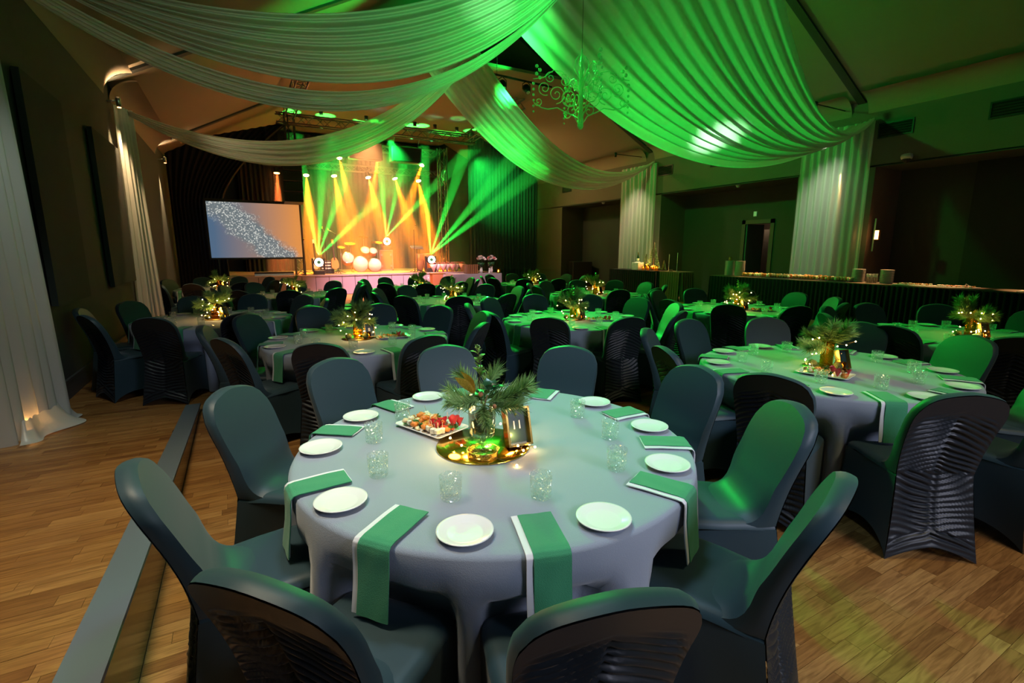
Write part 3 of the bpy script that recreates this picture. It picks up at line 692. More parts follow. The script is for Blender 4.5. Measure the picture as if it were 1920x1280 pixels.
def tablecloth_mesh(seed, seats):
    rr = random.Random(seed); m = MB(); n = 168; ph = [rr.uniform(0, 6.28) for _ in range(8)]; K = 10
    prof = [(.25, .750), (.6, .750), (.86, .750), (.885, .749), (.898, .744), (.904, .733)]
    v = [(0, 0, .750)]; f = []
    rows = []
    for r, z in prof: rows.append([(r * cos(2 * pi * i / n), r * sin(2 * pi * i / n), z) for i in range(n)])
    for j in range(1, 15):
        t = j / 14; row = []
        for i in range(n):
            a = 2 * pi * i / n
            w_ = sin(K * a + ph[0] + .8 * sin(3 * a + ph[1])) + .55 * sin(1.7 * K * a + ph[2] + .7 * sin(2 * a)) * t + .3 * sin(2.9 * K * a + ph[3])
            r = .905 + .018 * t + (.060 * t ** .6) * w_ * .62
            z = .728 + (.012 - .728) * t
            dmin = min(abs((a - b + pi) % (2 * pi) - pi) for b in seats)
            q = max(0, min(1, (.285 - dmin) / .07)); q = q * q * (3 - 2 * q)          # pushed in by the seat of each chair
            k = max(0, min(1, (.64 - z) / .15)); k = k * k * (3 - 2 * k)
            r = r * (1 - q * k) + q * k * (.775 + .008 * w_)
            row.append((r * cos(a), r * sin(a), z))
        rows.append(row)
    for row in rows: v += row
    for i in range(n): f.append((0, 1 + i, 1 + (i + 1) % n))
    for j in range(len(rows) - 1):
        for i in range(n):
            k = (i + 1) % n; f.append((1 + j * n + i, 1 + (j + 1) * n + i, 1 + (j + 1) * n + k, 1 + j * n + k))
    return m.add(v, f).mesh('tablecloth', 'cloth_grey')
table_top = MB().lathe([(.88, .715), (.88, .742)], 40).mesh('tabletop', 'guitar_dark', False)
table_ped = MB().lathe([(.32, 0), (.30, .03), (.06, .06), (.05, .68), (.2, .712)], 16).mesh('pedestal', 'black_metal')
SEATS = [radians(36 * i) for i in range(10)]
cloths = [tablecloth_mesh(s, SEATS) for s in (3, 8, 21)]; cloth_front = tablecloth_mesh(5, [radians(a) for a in T1_ANG])
def set_table(k):
    tx, ty, off, ph = TAB[k]
    t = thing('round_table', 'round table hidden under the cloth of ' + ph.replace('the ', '', 1), 'table', (tx, ty, 0), group='round banquet tables'); build([('tabletop', table_top), ('pedestal', table_ped)], t)
    thing('tablecloth', 'grey floor-length cloth on ' + ph, 'tablecloth', (tx, ty, 0), radians(off) if k else 0, 'grey round tablecloths', cloths[k % 3] if k else cloth_front)
    angs = [radians(a) for a in T1_ANG] if k == 0 else [radians(off + 36 * i) for i in range(10)]
    for i, a in enumerate(angs):
        if tx + 1.42 * cos(a) < XL + .03 or (k == 12 and (tx + 1.1 * cos(a) + 1.6) ** 2 + (ty + 1.1 * sin(a) - 11.95) ** 2 < .36): continue
        h = clock(tx, ty, a); jr = R_.uniform(-.03, .03) if k else 0; d = 1.0 + jr
        c = thing('banquet_chair', 'dark stretch-covered chair at the %s o\'clock place of %s' % (h, ph), 'chair', (tx + d * cos(a), ty + d * sin(a), 0), a + pi / 2 + R_.uniform(-.06, .06) + 0, 'stretch-covered chairs of ' + ph)
        build(CH, c)
        n_ = thing('napkin', 'folded green napkin at the %s o\'clock place of %s' % (h, ph), 'napkin', (tx, ty, .7505), a + R_.uniform(-.03, .03), 'green napkins of ' + ph, nap_g)
        ob('white_layer', nap_w, n_)
        b = a + radians(16); r = .795 + R_.uniform(-.01, .01)
        thing('side_plate', 'white side plate beside the %s o\'clock napkin of %s' % (h, ph), 'plate', (tx + r * cos(b), ty + r * sin(b), .7505), 0, 'white side plates of ' + ph, plate_me)
        b = a + radians(8 + R_.uniform(-2, 2)); r = .575 + R_.uniform(-.025, .025)
        thing('tumbler', 'cut glass tumbler near the %s o\'clock place of %s' % (h, ph), 'glass', (tx + r * cos(b), ty + r * sin(b), .7505), R_.uniform(0, 6), 'cut glass tumblers of ' + ph, tumbler_me)
for k in range(len(TAB)): set_table(k)

# ---------------------------------------------------------------- centrepieces
def pine_mesh(seed, L, droop, n=330, nl=.085, mt='pine'):
    rr = random.Random(seed); pts = []
    for i in range(9):
        t = i / 8; pts.append(Vector((L * t, .02 * sin(3 * t + seed), droop * t * t)))
    m = MB(); m.tube(pts, .003, 5, .0012)
    for k in range(n):
        t = .12 + .88 * rr.random() ** .8; i = min(int(t * 8), 7); f = t * 8 - i
        p = pts[i].lerp(pts[i + 1], f); d = (pts[i + 1] - pts[i]).normalized()
        a = rr.uniform(0, 6.283); e = Vector((0, cos(a), sin(a))); sp = rr.uniform(.45, 1.0)
        q = (d * rr.uniform(.55, 1.0) + e * sp).normalized() * nl * rr.uniform(.6, 1.1)
        s_ = q.cross(Vector((rr.uniform(-1, 1), rr.uniform(-1, 1), 1))).normalized() * .0021
        m.add([p - s_, p + s_, p + q * .6 + s_ * .8, p + q, p + q * .6 - s_ * .8], [(0, 1, 2, 3, 4)])
    return m.mesh('pine_branch', mt)
PINE = [pine_mesh(1, .24, .02), pine_mesh(2, .20, -.05), pine_mesh(3, .22, .05, 350), pine_mesh(4, .20, -.02, 310, .085, 'pine_light'), pine_mesh(5, .18, .03, 310, .08, 'pine_light')]
def leaf_mesh(name, L, W, mt, spiky=True):
    m = MB(); n = 7; v = []; f = []
    for i in range(n + 1):
        t = i / n; wd = W * sin(pi * min(1, t * .92 + .06)) * (1.25 if spiky and i % 2 else .8 if spiky else 1)
        z = .12 * L * sin(pi * t)
        v += [(L * t, -wd, z + .12 * wd), (L * t, 0, z), (L * t, wd, z + .12 * wd)]
    for i in range(n):
        a = 3 * i; f += [(a, a + 1, a + 4, a + 3), (a + 1, a + 2, a + 5, a + 4)]
    return m.add(v, f).mesh(name, mt)
LEAF_D, LEAF_L, LEAF_G = leaf_mesh('leaf', .045, .014, 'holly'), leaf_mesh('leaf', .04, .013, 'holly_light'), leaf_mesh('gold_leaf', .10, .018, 'gold_leaf', False)
mirror_me = MB().lathe([(.215, 0), (.218, .003), (.214, .006), (0, .006)], 48, cap1=False).mesh('mirror', 'gold_mirror')
mirror_dark = MB().lathe([(.16, 0), (.16, .006), (0, .006)], 40, cap1=False).mesh('mirror', 'brass_dark')
compote_me = MB().lathe([(.0, 0), (.048, .001), (.05, .005), (.012, .012), (.007, .03), (.009, .06), (.028, .075), (.052, .085), (.056, .10), (.060, .19), (.066, .235), (.063, .235), (.057, .19), (.052, .105), (.0, .09)], 28, cap0=False, cap1=False).mesh('glass_bowl', 'clear_glass')
tallvase_me = MB().lathe([(.0, 0), (.042, 0), (.045, .01), (.045, .18), (.050, .20), (.047, .20), (.042, .18), (.041, .012), (0, .012)], 24, cap0=False, cap1=False).mesh('glass_cylinder', 'amber_glass')
moss_me = MB().ball((0, 0, 0), .045, 14, 9, .85, .06).mesh('moss', 'moss'); mossball_me = MB().ball((0, 0, .03), .033, 12, 8, .9, .08).mesh('moss_ball', 'moss')
berry_me = MB().ball((0, 0, 0), .011, 8, 6).mesh('cone', 'terracotta')
bulb_me = MB().ball((0, 0, 0), .0050, 8, 5).mesh('bulb', 'bulb')
def tray_mesh():
    m = MB(); m.lathe([(.0, .0), (.066, 0), (.066, .004), (0, .004)], 32, cap0=False, cap1=False)
    for i in range(56):
        a = 2 * pi * i / 56; a2 = a + 2 * pi / 56 * 1.5
        m.tube([(.066 * cos(a), .066 * sin(a), .002), (.069 * cos(a2), .069 * sin(a2), .028)], .0012, 3, cap=False)
        m.tube([(.066 * cos(a2), .066 * sin(a2), .002), (.069 * cos(a), .069 * sin(a), .028)], .0012, 3, cap=False)
    m.tube([(.0685 * cos(2 * pi * i / 40), .0685 * sin(2 * pi * i / 40), .029) for i in range(41)], .002, 5, cap=False); return m.mesh('filigree_rim', 'gold')
tray_me = tray_mesh()
jar_me = MB().lathe([(0, 0), (.05, 0), (.054, .01), (.056, .12), (.045, .15), (.048, .20), (.045, .2), (.042, .15), (.052, .118), (.05, .012), (0, .012)], 24, cap0=False, cap1=False).mesh('jug', 'clear_glass')
drink_me = MB().lathe([(0, .013), (.049, .013), (.051, .115), (0, .115)], 24, cap0=False, cap1=False).mesh('drink', 'red_drink')
handle_me = MB().tube([(.045, 0, .17), (.085, 0, .16), (.092, 0, .10), (.075, 0, .05), (.05, 0, .04)], .006, 8).mesh('handle', 'clear_glass')
candle_glass_me = MB().lathe([(0, 0), (.026, 0), (.03, .06), (.027, .06), (.024, .006), (0, .006)], 16, cap0=False, cap1=False).mesh('candle_glass', 'amber_glass')
flame_me = MB().ball((0, 0, .03), .008, 8, 6, 1.7).mesh('flame', 'candle_flame')
def platter_mesh():
    def ring(sx, sy, z, r=.02):
        o = []
        for cx_, cy_, a0 in ((1, 1, 0), (-1, 1, 90), (-1, -1, 180), (1, -1, 270)):
            for k in range(4):
                a = radians(a0 + 30 * k); o.append((cx_ * (sx - r) + r * cos(a), cy_ * (sy - r) + r * sin(a), z))
        return o
    rows = [ring(.125, .075, 0), ring(.13, .08, .002), ring(.17, .11, .016), ring(.168, .108, .019), ring(.132, .082, .007)]
    v = []; f = []; n = 16
    for r in rows: v += r
    for j in range(4):
        for i in range(n): f.append((j * n + i, j * n + (i + 1) % n, (j + 1) * n + (i + 1) % n, (j + 1) * n + i))
    f.append(tuple(range(n - 1, -1, -1))); f.append(tuple(range(4 * n, 5 * n))); return MB().add(v, f).mesh('platter', 'porcelain', False)
platter_me = platter_mesh()
def lump(r, mt, sz, jit, nm): return MB().ball((0, 0, r * sz), r, 8, 6, sz, jit).mesh(nm, mt)
def cone_fold():
    m = MB(); m.grid(lambda u, v: ((.004 + .018 * v) * cos(5.2 * u), (.004 + .018 * v) * sin(5.2 * u), .045 * v + .006 * sin(12 * u) * v), 16, 4); return m.mesh('ham_roll', 'ham')
def tuft():
    m = MB()
    for k in range(40):
        a = R_.uniform(0, 6.28); r = R_.uniform(0, .02); z = R_.uniform(.005, .03); s = .008
        m.add([(r * cos(a) + R_.uniform(-s, s), r * sin(a) + R_.uniform(-s, s), z + R_.uniform(-s, s)) for _ in range(4)], [(0, 1, 2, 3)])
    return m.mesh('herb_sprig', 'herb')
def cracker():
    return MB().lathe([(.018, 0), (.02, .004), (.019, .008)], 12).ball((0, 0, .014), .013, 8, 5, .7, .12).mesh('cracker', 'bread')
def skewer_bite():
    return MB().cbox((0, 0, .011), (.022, .022, .022), RZ(.4), .003).tube([(0, 0, .02), (.01, .004, .055)], .0012, 4).mesh('cheese_bite', 'cream', False)
FOOD = [('salmon_roll', lump(.019, 'salmon', .8, .14, 'salmon_roll'), 'orange salmon roll'), ('ham_roll', cone_fold(), 'dark red folded ham roll'), ('herb_sprig', tuft(), 'curly green herb sprig'),
        ('cheese_bite', skewer_bite(), 'white cheese cube'), ('cracker', cracker(), 'small brown topped cracker'), ('cheese_crisp', lump(.017, 'cheese', .6, .2, 'cheese_crisp'), 'pale golden cheese bite'), ('tomato_half', lump(.015, 'tomato', .7, .06, 'tomato_half'), 'bright red tomato half')]
def platter(tx, ty, x, y, rot, n, ph, big):
    c, s = cos(rot), sin(rot)
    thing('platter', 'white rectangular platter of snacks on ' + ph, 'platter', (tx + x, ty + y, .7505), rot, 'snack platters', platter_me)
    for i in range(n):
        u = (i % 8 + .5) / 8 if big else (i % 6 + .5) / 6; rows = n // 8 if big else n // 6
        v = (i // (8 if big else 6) + .5) / max(1, rows)
        px = (u - .5) * .29 + R_.uniform(-.01, .01); py = (v - .5) * .17 + R_.uniform(-.008, .008)
        w_ = (1, 3, 2, 0, 5, 6, 0, 4, 3, 5, 0, 1)
        j = R_.choice((4, 5, 5, 0, 3, 5)) if u < .3 else R_.choice((0, 0, 0, 2, 6, 5, 0)) if u < .68 else R_.choice((1, 1, 2, 6, 3, 4, 0))
        nm, me, lb = FOOD[j]
        z = .7505 + .008 + (.016 * R_.random() if big else 0)
        thing(nm, '%s on the platter of %s' % (lb, ph), 'snack', (tx + x + px * c - py * s, ty + y + px * s + py * c, z), R_.uniform(0, 6), 'snacks on the platter of ' + ph, me, scale=R_.uniform(.85, 1.2))
def frame_card(tx, ty, x, y, rot, ph, num, size=1):
    t = thing('table_card', ('gold framed dark card reading %s on ' % num if num else 'gold framed dark table card on ') + ph, 'table sign', (tx + x, ty + y, .757), rot, 'framed table cards', None, size)
    tilt = RX(-.30)
    fr = MB()
    for c, d in (((0, 0, .008), (.10, .042, .008)), ((0, 0, .146), (.10, .042, .008)), ((-.046, 0, .077), (.008, .042, .146)), ((.046, 0, .077), (.008, .042, .146))):
        fr.cbox(c, d)
    fr2 = MB().add(fr.v, fr.f, tilt); part('frame', fr2, 'gold', t, False)
    part('panel', MB().add(*(lambda q: (q.v, q.f))(MB().cbox((0, .004, .077), (.088, .004, .134))), tilt), 'card_dark', t, False)
    part('prop_stand', MB().tube([(0, .035, .12), (0, .10, .004)], .004, 4), 'gold', t)
    if num:
        cu = bpy.data.curves.new('number', 'FONT'); cu.body = num; cu.size = .046; cu.align_x = 'CENTER'; cu.extrude = .0004; cu.materials.append(M['card_white'])
        tmp = ob('number_source', cu); bpy.context.view_layer.update()
        me = bpy.data.meshes.new_from_object(tmp.evaluated_get(bpy.context.evaluated_depsgraph_get())); bpy.data.objects.remove(tmp); q = ob('number', me, t); q.matrix_local = tilt @ T3(0, .0005, .068) @ RX(pi / 2)
def string_lights(tx, ty, pts, ph):
    t = thing('string_lights', 'warm fairy light string around the greenery of ' + ph, 'fairy lights', (tx, ty, 0), group='fairy light strings')
    part('wire', MB().tube(pts, .0009, 4), 'wire', t)
    for p in pts[::1]: ob('bulb', bulb_me, t, p)
def greenery(vase, z0, n, spread, seed, gold=True, holly=5, leaves=False, tall=False):
    rr = random.Random(seed)
    for i in range(n):
        a = 2 * pi * i * .618 + rr.uniform(-.3, .3); el = (-.1 + 1.35 * ((i * .37) % 1)) * spread
        ob('pine_branch', PINE[(i + seed) % 5], vase, (0, 0, z0), (rr.uniform(0, 6), -el, a), rr.uniform(.8, 1.05))
    if tall:
        st = MB().tube([(0, 0, z0), (-.012, .005, z0 + .10), (-.006, .0, z0 + .17), (-.02, .004, z0 + .25)], .002, 5)
        hb = part('holly_branch', st, 'stem', vase)
        for i in range(13):
            z = z0 + .12 + .0105 * i; ob('leaf', LEAF_L, hb, (-.012 + .004 * sin(i), .002, z), (0, -.35 - rr.random() * .5, i * 2.4), rr.uniform(.8, 1.15))
    hb = part('holly_spray', MB().tube([(0, 0, z0 - .05), (.02, -.01, z0 + .04)], .003, 5), 'stem', vase)
    for i in range(holly):
        a = rr.uniform(0, 6.28); ob('leaf', LEAF_D, hb, (.03 * cos(a) + .02, .03 * sin(a) - .02, z0 + rr.uniform(0, .075)), (0, -rr.uniform(-.2, .9), a), rr.uniform(.9, 1.3))
    if gold:
        for i in range(2): ob('gold_leaf', LEAF_G, vase, (-.02, .0, z0 + .02), (.6 * i, -1.1 + .25 * i, 2.7 + .5 * i))
def front_piece():
    tx, ty = TAB[0][:2]; ph = TAB[0][3]
    thing('mirror_base', 'round gold mirror under the vase of ' + ph, 'mirror', (tx - .075, ty - .025, .7505), 0, 'mirror bases', mirror_me)
    tr = thing('candle_tray', 'round gold filigree tray under the glass vase', 'tray', (tx - .13, ty - .135, .757), 0, data=tray_me)
    v = thing('greenery_vase', 'footed glass vase of pine, holly and gold leaves on ' + ph, 'vase', (tx - .125, ty - .125, .762), 0)
    ob('glass_bowl', compote_me, v); ob('moss', moss_me, v, (0, 0, .135)); ob('moss', moss_me, v, (.01, .0, .17), None, .9)
    rr = random.Random(4); z0 = .228
    # branches as in the photograph: two to the right, one falling in front, two to the left
    right = -YAW
    for ang, el, sc_, k in ((right + .05, .42, .92, 2), (right + .25, .30, .9, 0), (right - .35, -.05, .85, 3), (right - 1.45, -.25, .62, 1), (right + 2.75, .18, .75, 0), (right + 3.25, .10, .8, 4), (right + 2.2, .45, .8, 2), (right - 2.5, .15, .6, 3), (right + 1.5, .5, .9, 1)):
        ob('pine_branch', PINE[k], v, (0, 0, z0), (rr.uniform(0, 6), -el, ang), sc_)
    greenery(v, z0, 0, 1, 5, False, 16, True, True)
    for i, a in enumerate((right + 2.9, right + 3.4)): ob('gold_leaf', LEAF_G, v, (-.03, .01, z0 + .045), (1.2, -1.0 + .25 * i, a), 1.15)
    ob('pine_cone', berry_me, v, (-.03, -.05, z0 + .06)); ob('pine_cone', berry_me, v, (.03, -.06, z0 - .0), None, .9)
    frame_card(tx, ty, .06, -.13, -YAW + .42, ph, '11', 1.2)
    j = thing('drink_jug', 'glass jug of dark red drink behind the number card', 'jug', (tx + .17, ty + .13, .7505), 1.2); ob('jug', jar_me, j, None, None, (1, 1, 1.1)); ob('drink', drink_me, j, None, None, (1, 1, 1.1)); ob('handle', handle_me, j, None, None, (1, 1, 1.1))
    j = thing('storm_glass', 'tall clear glass cylinder behind the greenery', 'glass', (tx - .02, ty + .16, .7505), 0, data=MB().lathe([(0, 0), (.045, 0), (.047, .20), (.044, .2), (.042, .008), (0, .008)], 24, cap0=False, cap1=False).mesh('storm_glass', 'clear_glass'))
    platter(tx, ty, -.205, .31, radians(-68), 72, ph, True)
    rr = random.Random(9); pts = [(.04 + .02 * i - .02 * (i % 3), -.2 + .05 * (i % 3), .768 + .004 * (i % 2)) for i in range(6)] + [(-.05, -.30, .757), (-.19, -.04, .78), (-.22, .02, .80), (-.16, .03, .93), (-.10, .05, .98), (-.19, -.01, .95), (.0, .04, .80), (.03, 0, .83), (.13, .0, .80), (.14, .02, .86)]
    string_lights(tx, ty, pts, ph)
    point('fairy_glow', (tx + .03, ty - .11, .81), (1, .55, .14), 2.6, .03); point('fairy_glow', (tx - .16, ty + .04, .93), (1, .6, .2), 1.2, .03); point('fairy_glow', (tx - .24, ty - .04, .80), (1, .55, .14), 1.0, .03)
front_piece()
def centrepiece(k, num=None, lights=22, branches=9, px=0, py=0, card=True, plat=True, watts=2.5, tall=False):
    tx, ty, _, ph = TAB[k]; rr = random.Random(100 + k); vw = atan2(ty, tx)
    fx, fy = cos(vw), sin(vw); rx, ry = fy, -fx                      # away from the viewer, to the viewer's right
    cx_, cy_ = tx + px, ty + py
    thing('mirror_base', 'round dark gold mirror under the vase of ' + ph, 'mirror', (cx_, cy_, .7505), 0, 'mirror bases', mirror_dark)
    v = thing('greenery_vase', 'amber glass vase of pine branches on ' + ph, 'vase', (cx_ + .02 * fx, cy_ + .02 * fy, .757), rr.uniform(0, 6), 'vases of greenery')
    ob("glass_cylinder", tallvase_me, v); greenery(v, .175, branches + 5, .95, k, True, 6, False, tall)
    for i in range(2):
        a = vw + 2.2 + 1.7 * i; thing('moss_ball', 'mossy ball %s the vase of %s' % (('left of', 'right of')[i], ph), 'moss ball', (cx_ + .11 * cos(a), cy_ + .11 * sin(a), .757), 0, 'moss balls', mossball_me)
    c = thing('candle_holder', 'small amber candle glass beside the vase of ' + ph, 'candle', (cx_ + .10 * rx - .05 * fx, cy_ + .10 * ry - .05 * fy, .757), 0, 'table candles'); ob('candle_glass', candle_glass_me, c); ob('flame', flame_me, c)
    if card: frame_card(cx_, cy_, .12 * rx - .03 * fx, .12 * ry - .03 * fy, vw - pi / 2 + (.25 if num else .9), ph, num)
    if plat: platter(cx_, cy_, (.34 if k != 1 else .0) * rx - (.05 if k != 1 else .27) * fx, (.34 if k != 1 else .0) * ry - (.05 if k != 1 else .27) * fy, vw - pi / 2 + (-.25 if k == 1 else .15), 24 if k == 1 else 18, ph, k == 1)
    pts = []
    for i in range(lights):
        a = rr.uniform(0, 6.28); q = i / lights; r = .10 + .09 * rr.random() if q < .5 else .06 + .16 * rr.random(); z = .77 + .09 * rr.random() if q < .5 else .88 + .14 * rr.random()
        pts.append((px + r * cos(a), py + r * sin(a), z))
    string_lights(tx, ty, pts, ph)
    point('fairy_glow', (cx_ - .1 * fx, cy_ - .1 * fy, .87), (1, .55, .15), watts, .05)
centrepiece(1, None, 14, 10, watts=1.0)
centrepiece(2, None, 22, 9, watts=.6)
centrepiece(3, '8', 26, 11, watts=2.5)
centrepiece(4, None, 16, 10, watts=1.6, tall=True); centrepiece(5, None, 24, 10, watts=1.8, tall=True); centrepiece(6, None, 26, 9, watts=2.4)
centrepiece(7, None, 26, 8, watts=2, tall=True); centrepiece(8, None, 20, 8, watts=1.5, tall=True); centrepiece(9, None, 20, 7, watts=1.8, plat=False); centrepiece(10, None, 14, 8, watts=1.2, plat=False)
centrepiece(11, None, 18, 8, watts=1.6, plat=False); centrepiece(12, None, 18, 7, watts=1.6, plat=False)
pk = thing('white_pumpkin', 'small white pumpkin beside the greenery of ' + TAB[2][3], 'pumpkin', (TAB[2][0] - .14, TAB[2][1] - .1, .7505)); part('body', MB().lathe([(0, 0), (.02, 0)] + [(.038 * sin(pi * i / 8) + .002, .03 - .03 * cos(pi * i / 8)) for i in range(1, 8)] + [(0, .058)], 16, cap0=False, cap1=False), 'pumpkin_white', pk); part('stalk', MB().tube([(0, 0, .055), (.004, 0, .072)], .004, 5), 'stem', pk)

# ---------------------------------------------------------------- stage
ZS = .72
SX0, SX1 = -.35, 9.3
st = struct('floor_stage', MB().box(SX0, YS + .03, 0, SX1, 24.2, ZS - .02), 'joint_dark')
part('deck', MB().box(SX0, YS - .02, ZS - .03, SX1, 24.2, ZS), 'stage_deck', st, False)
nP = 21; pw = (SX1 - SX0) / nP; pan = MB().box(-pw / 2 + .008, -.02, 0, pw / 2 - .008, 0, ZS - .045).mesh('panel', 'stage_front', False)
for i in range(nP): ob('panel', pan, st, (SX0 + pw * (i + .5), YS + .03, .005))
part('nosing', MB().box(SX0, YS - .03, ZS - .04, SX1, YS + .005, ZS + .004), 'stage_front', st, False)
# stage curtains
GC = 'dark stage curtains'
def drape(name, label, p0, p1, z0, z1, pl, dp, mt, seed): return curtain(name, label, p0, p1, z1, z0, pl, dp, mt, 0, group=GC, seed=seed)
drape('stage_curtain', 'dark grey-blue curtain hanging right of the stage', (9.35, 21.0), (12.95, 21.0), .02, 6.9, 22, .05, 'navy_curtain', 1)
drape('stage_curtain', 'black backdrop curtain behind the band', (.2, 23.9), (9.3, 23.9), ZS, 6.5, 46, .015, 'black_backdrop', 2)
drape('stage_curtain', 'black curtain leg behind the loudspeaker column', (.3, 23.3), (2.3, 23.3), ZS, 6.0, 12, .05, 'black_velvet', 3)
def swept(u, v):
    # black curtain at the left of the stage, swept open toward the top right
    z = .02 + 4.9 * v; k = max(0, (z - 3.1) / 1.8); wd = 1.45 + 2.3 * k ** 1.5
    x = XL + .06 + wd * u; zz = z + (1.1 * u * k)
    return (x, 19.75 + .05 * sin(2 * pi * 14 * u + 2 * v) - .03 * sin(6 * u), zz)
thing('stage_curtain', 'black curtain swept aside left of the projection screen', 'curtain', data=MB().grid(swept, 112, 28).mesh('stage_curtain', 'black_velvet'), group=GC)
# projection screen on legs
ps = thing('projection_screen', 'lit projection screen showing glitter on blue and orange', 'screen', (-.80, 19.35, 0), radians(2.5))
W_, Z0, Z1 = 2.93, 1.33, 3.22
part('screen_surface', MB().box(.05, 0, Z0 + .03, W_ - .05, .01, Z1 - .03), 'screen_image', ps, False)
part('frame', MB().box(0, -.015, Z0 - .03, W_, .03, Z0 + .03).box(0, -.015, Z1 - .03, W_, .03, Z1 + .06).box(0, -.015, Z0, .05, .03, Z1).box(W_ - .05, -.015, Z0, W_, .03, Z1), 'black_metal', ps, False)
for x in (.25, W_ - .04): part('leg', MB().box(x - .02, .0, ZS, x + .02, .03, Z0 - .03).box(x - .03, -.25, ZS, x + .03, .3, ZS + .03), 'black_metal', ps, False)
# line array loudspeaker
la = thing('line_array', 'black line array loudspeaker hanging beside the screen', 'loudspeaker', (1.87, 18.75, 0))
for i in range(5):
    z = 4.72 - i * .34; c = ob('cabinet', MB().cbox((0, 0, 0), (.60, .42, .325), RX(-.04 * i), .012).mesh('cabinet', 'black_plastic', False), la, (0, .012 * i * i, z))
    part('grille', MB().cbox((0, -.213, 0), (.54, .012, .27), RX(-.04 * i)), 'black_metal', c, False)
part('rigging', MB().tube([(0, .1, 4.88), (0, .1, 6.05)], .02, 6), 'black_metal', la)
# truss
def truss(name, label, a, b, s, nbr, group='lighting truss'):
    a, b = Vector(a), Vector(b); t = (b - a); L = t.length; d = t.normalized()
    u = Vector((0, 1, 0)) if abs(d.y) < .9 else Vector((1, 0, 0)); w_ = d.cross(u).normalized(); u = w_.cross(d).normalized()
    tr = thing(name, label, 'truss', group=group); cor = [(u * sx + w_ * sy) * s for sx, sy in ((1, 1), (1, -1), (-1, -1), (-1, 1))]
    for c in cor: part('chord', MB().tube([a + c, b + c], .026, 6), 'truss_metal', tr)
    for k in range(4):
        m = MB(); c0, c1 = cor[k], cor[(k + 1) % 4]
        for i in range(nbr):
            p = a + t * (i / nbr) + (c0 if i % 2 else c1); q = a + t * ((i + 1) / nbr) + (c1 if i % 2 else c0)
            if k in (0, 2): part('brace', MB().tube([p, q], .012, 5), 'truss_metal', tr)
            else: m.tube([p, q], .012, 5)
        if m.v: part('lacing', m, 'truss_metal', tr)
truss('lighting_truss', 'long horizontal truss across the front of the stage', (1.55, 19.3, 6.0), (8.9, 19.3, 6.0), .15, 24)
truss('lighting_truss', 'upright truss tower at the left of the stage', (2.0, 19.75, ZS), (2.0, 19.75, 6.3), .15, 18)
truss('lighting_truss', 'upright truss tower at the right of the stage', (7.9, 20.4, ZS), (7.9, 20.4, 5.8), .15, 16)
truss('lighting_truss', 'sloping truss running back at the upper left', (1.95, 19.1, 6.15), (1.95, 14.0, 6.2), .15, 16)
truss('lighting_truss', 'sloping truss running back at the upper right', (8.6, 19.2, 6.05), (8.6, 15.0, 6.35), .15, 14)
truss('lighting_truss', 'rear truss carrying the amber lamps', (1.2, 22.6, 5.05), (8.6, 22.6, 5.05), .12, 24)
truss('lighting_truss', 'upper truss carrying three amber lamps', (3.3, 21.6, 5.75), (8.0, 21.6, 5.75), .12, 16)
# banner boxes hung from the front truss
for x, lb in ((4.7, 'dark hanging speaker box left of centre under the front truss'), (6.3, 'dark hanging speaker box right of centre under the front truss')):
    t = thing('hanging_box', lb, 'loudspeaker', (x, 20.3, 5.35), group='hanging boxes'); part('cabinet', MB().cbox((0, 0, 0), (1.25, .4, .6), None, .02), 'black_plastic', t, False); part('grille', MB().cbox((0, -.21, 0), (1.15, .02, .5)), 'black_metal', t, False)
    for sx in (-.5, .5): part('strap', MB().tube([(sx, 0, .3), (sx, -.3, .62)], .015, 5), 'steel', t)
# amber lamps
def par_lamp(p, tgt, label, col, watts, red=False, deg=13):
    t = thing('par_lamp', label, 'stage lamp', p, 0, 'amber stage lamps'); d = (Vector(tgt) - Vector(p)).normalized(); q = d.to_track_quat('-Z', 'Y').to_matrix().to_4x4()
    part('can', MB().add(*(lambda m: (m.v, m.f))(MB().lathe([(.05, .26), (.09, .2), (.11, .02), (.12, 0)], 16, cap1=False)), q), 'black_metal', t)
    part('lens', MB().add(*(lambda m: (m.v, m.f))(MB().lathe([(.105, .01), (.105, .0)], 16)), q), 'lamp_red' if red else 'lamp_glow', t)
    part('yoke', MB().tube([tuple(q @ Vector((-.13, 0, .1))), (-.13, 0, .2), (0, 0, .33), (.13, 0, .2), tuple(q @ Vector((.13, 0, .1)))], .01, 5), 'black_metal', t)
    part('clamp', MB().tube([(0, 0, .32), (0, .12, .44)], .02, 5), 'black_metal', t)
    spot('stage_beam', Vector(p) + d * .03, tgt, col, watts, deg, .7, .04)
BW = 34000
ORD = ('first', 'second', 'third', 'fourth', 'fifth', 'sixth')
for i, (p, tg) in enumerate((((1.67, 22.4, 4.61), (1.5, 21.6, 0)), ((2.76, 22.4, 4.6), (2.62, 20.9, .7)), ((3.85, 22.4, 4.65), (4.15, 21.0, .8)), ((5.26, 22.4, 4.68), (5.75, 20.8, .8)), ((6.43, 22.4, 4.71), (7.15, 21.0, .8)), ((7.51, 22.4, 4.68), (7.55, 20.6, .7)))):
    par_lamp(p, tg, '%s stage lamp from the left in the lower lit row' % ORD[i], (1, .16, .03) if i == 0 else AMBER, BW * (.5 if i == 0 else 1), i == 0, 19)
for i, (p, tg) in enumerate((((3.95, 21.5, 5.23), (4.3, 20.2, 1.5)), ((5.48, 21.5, 5.29), (4.2, 20.0, 1.0)), ((7.37, 21.5, 5.23), (5.4, 20.0, 1.0)))):
    par_lamp(p, tg, '%s stage lamp from the left in the upper lit row' % ORD[i], AMBER, BW * .9, False, 15)
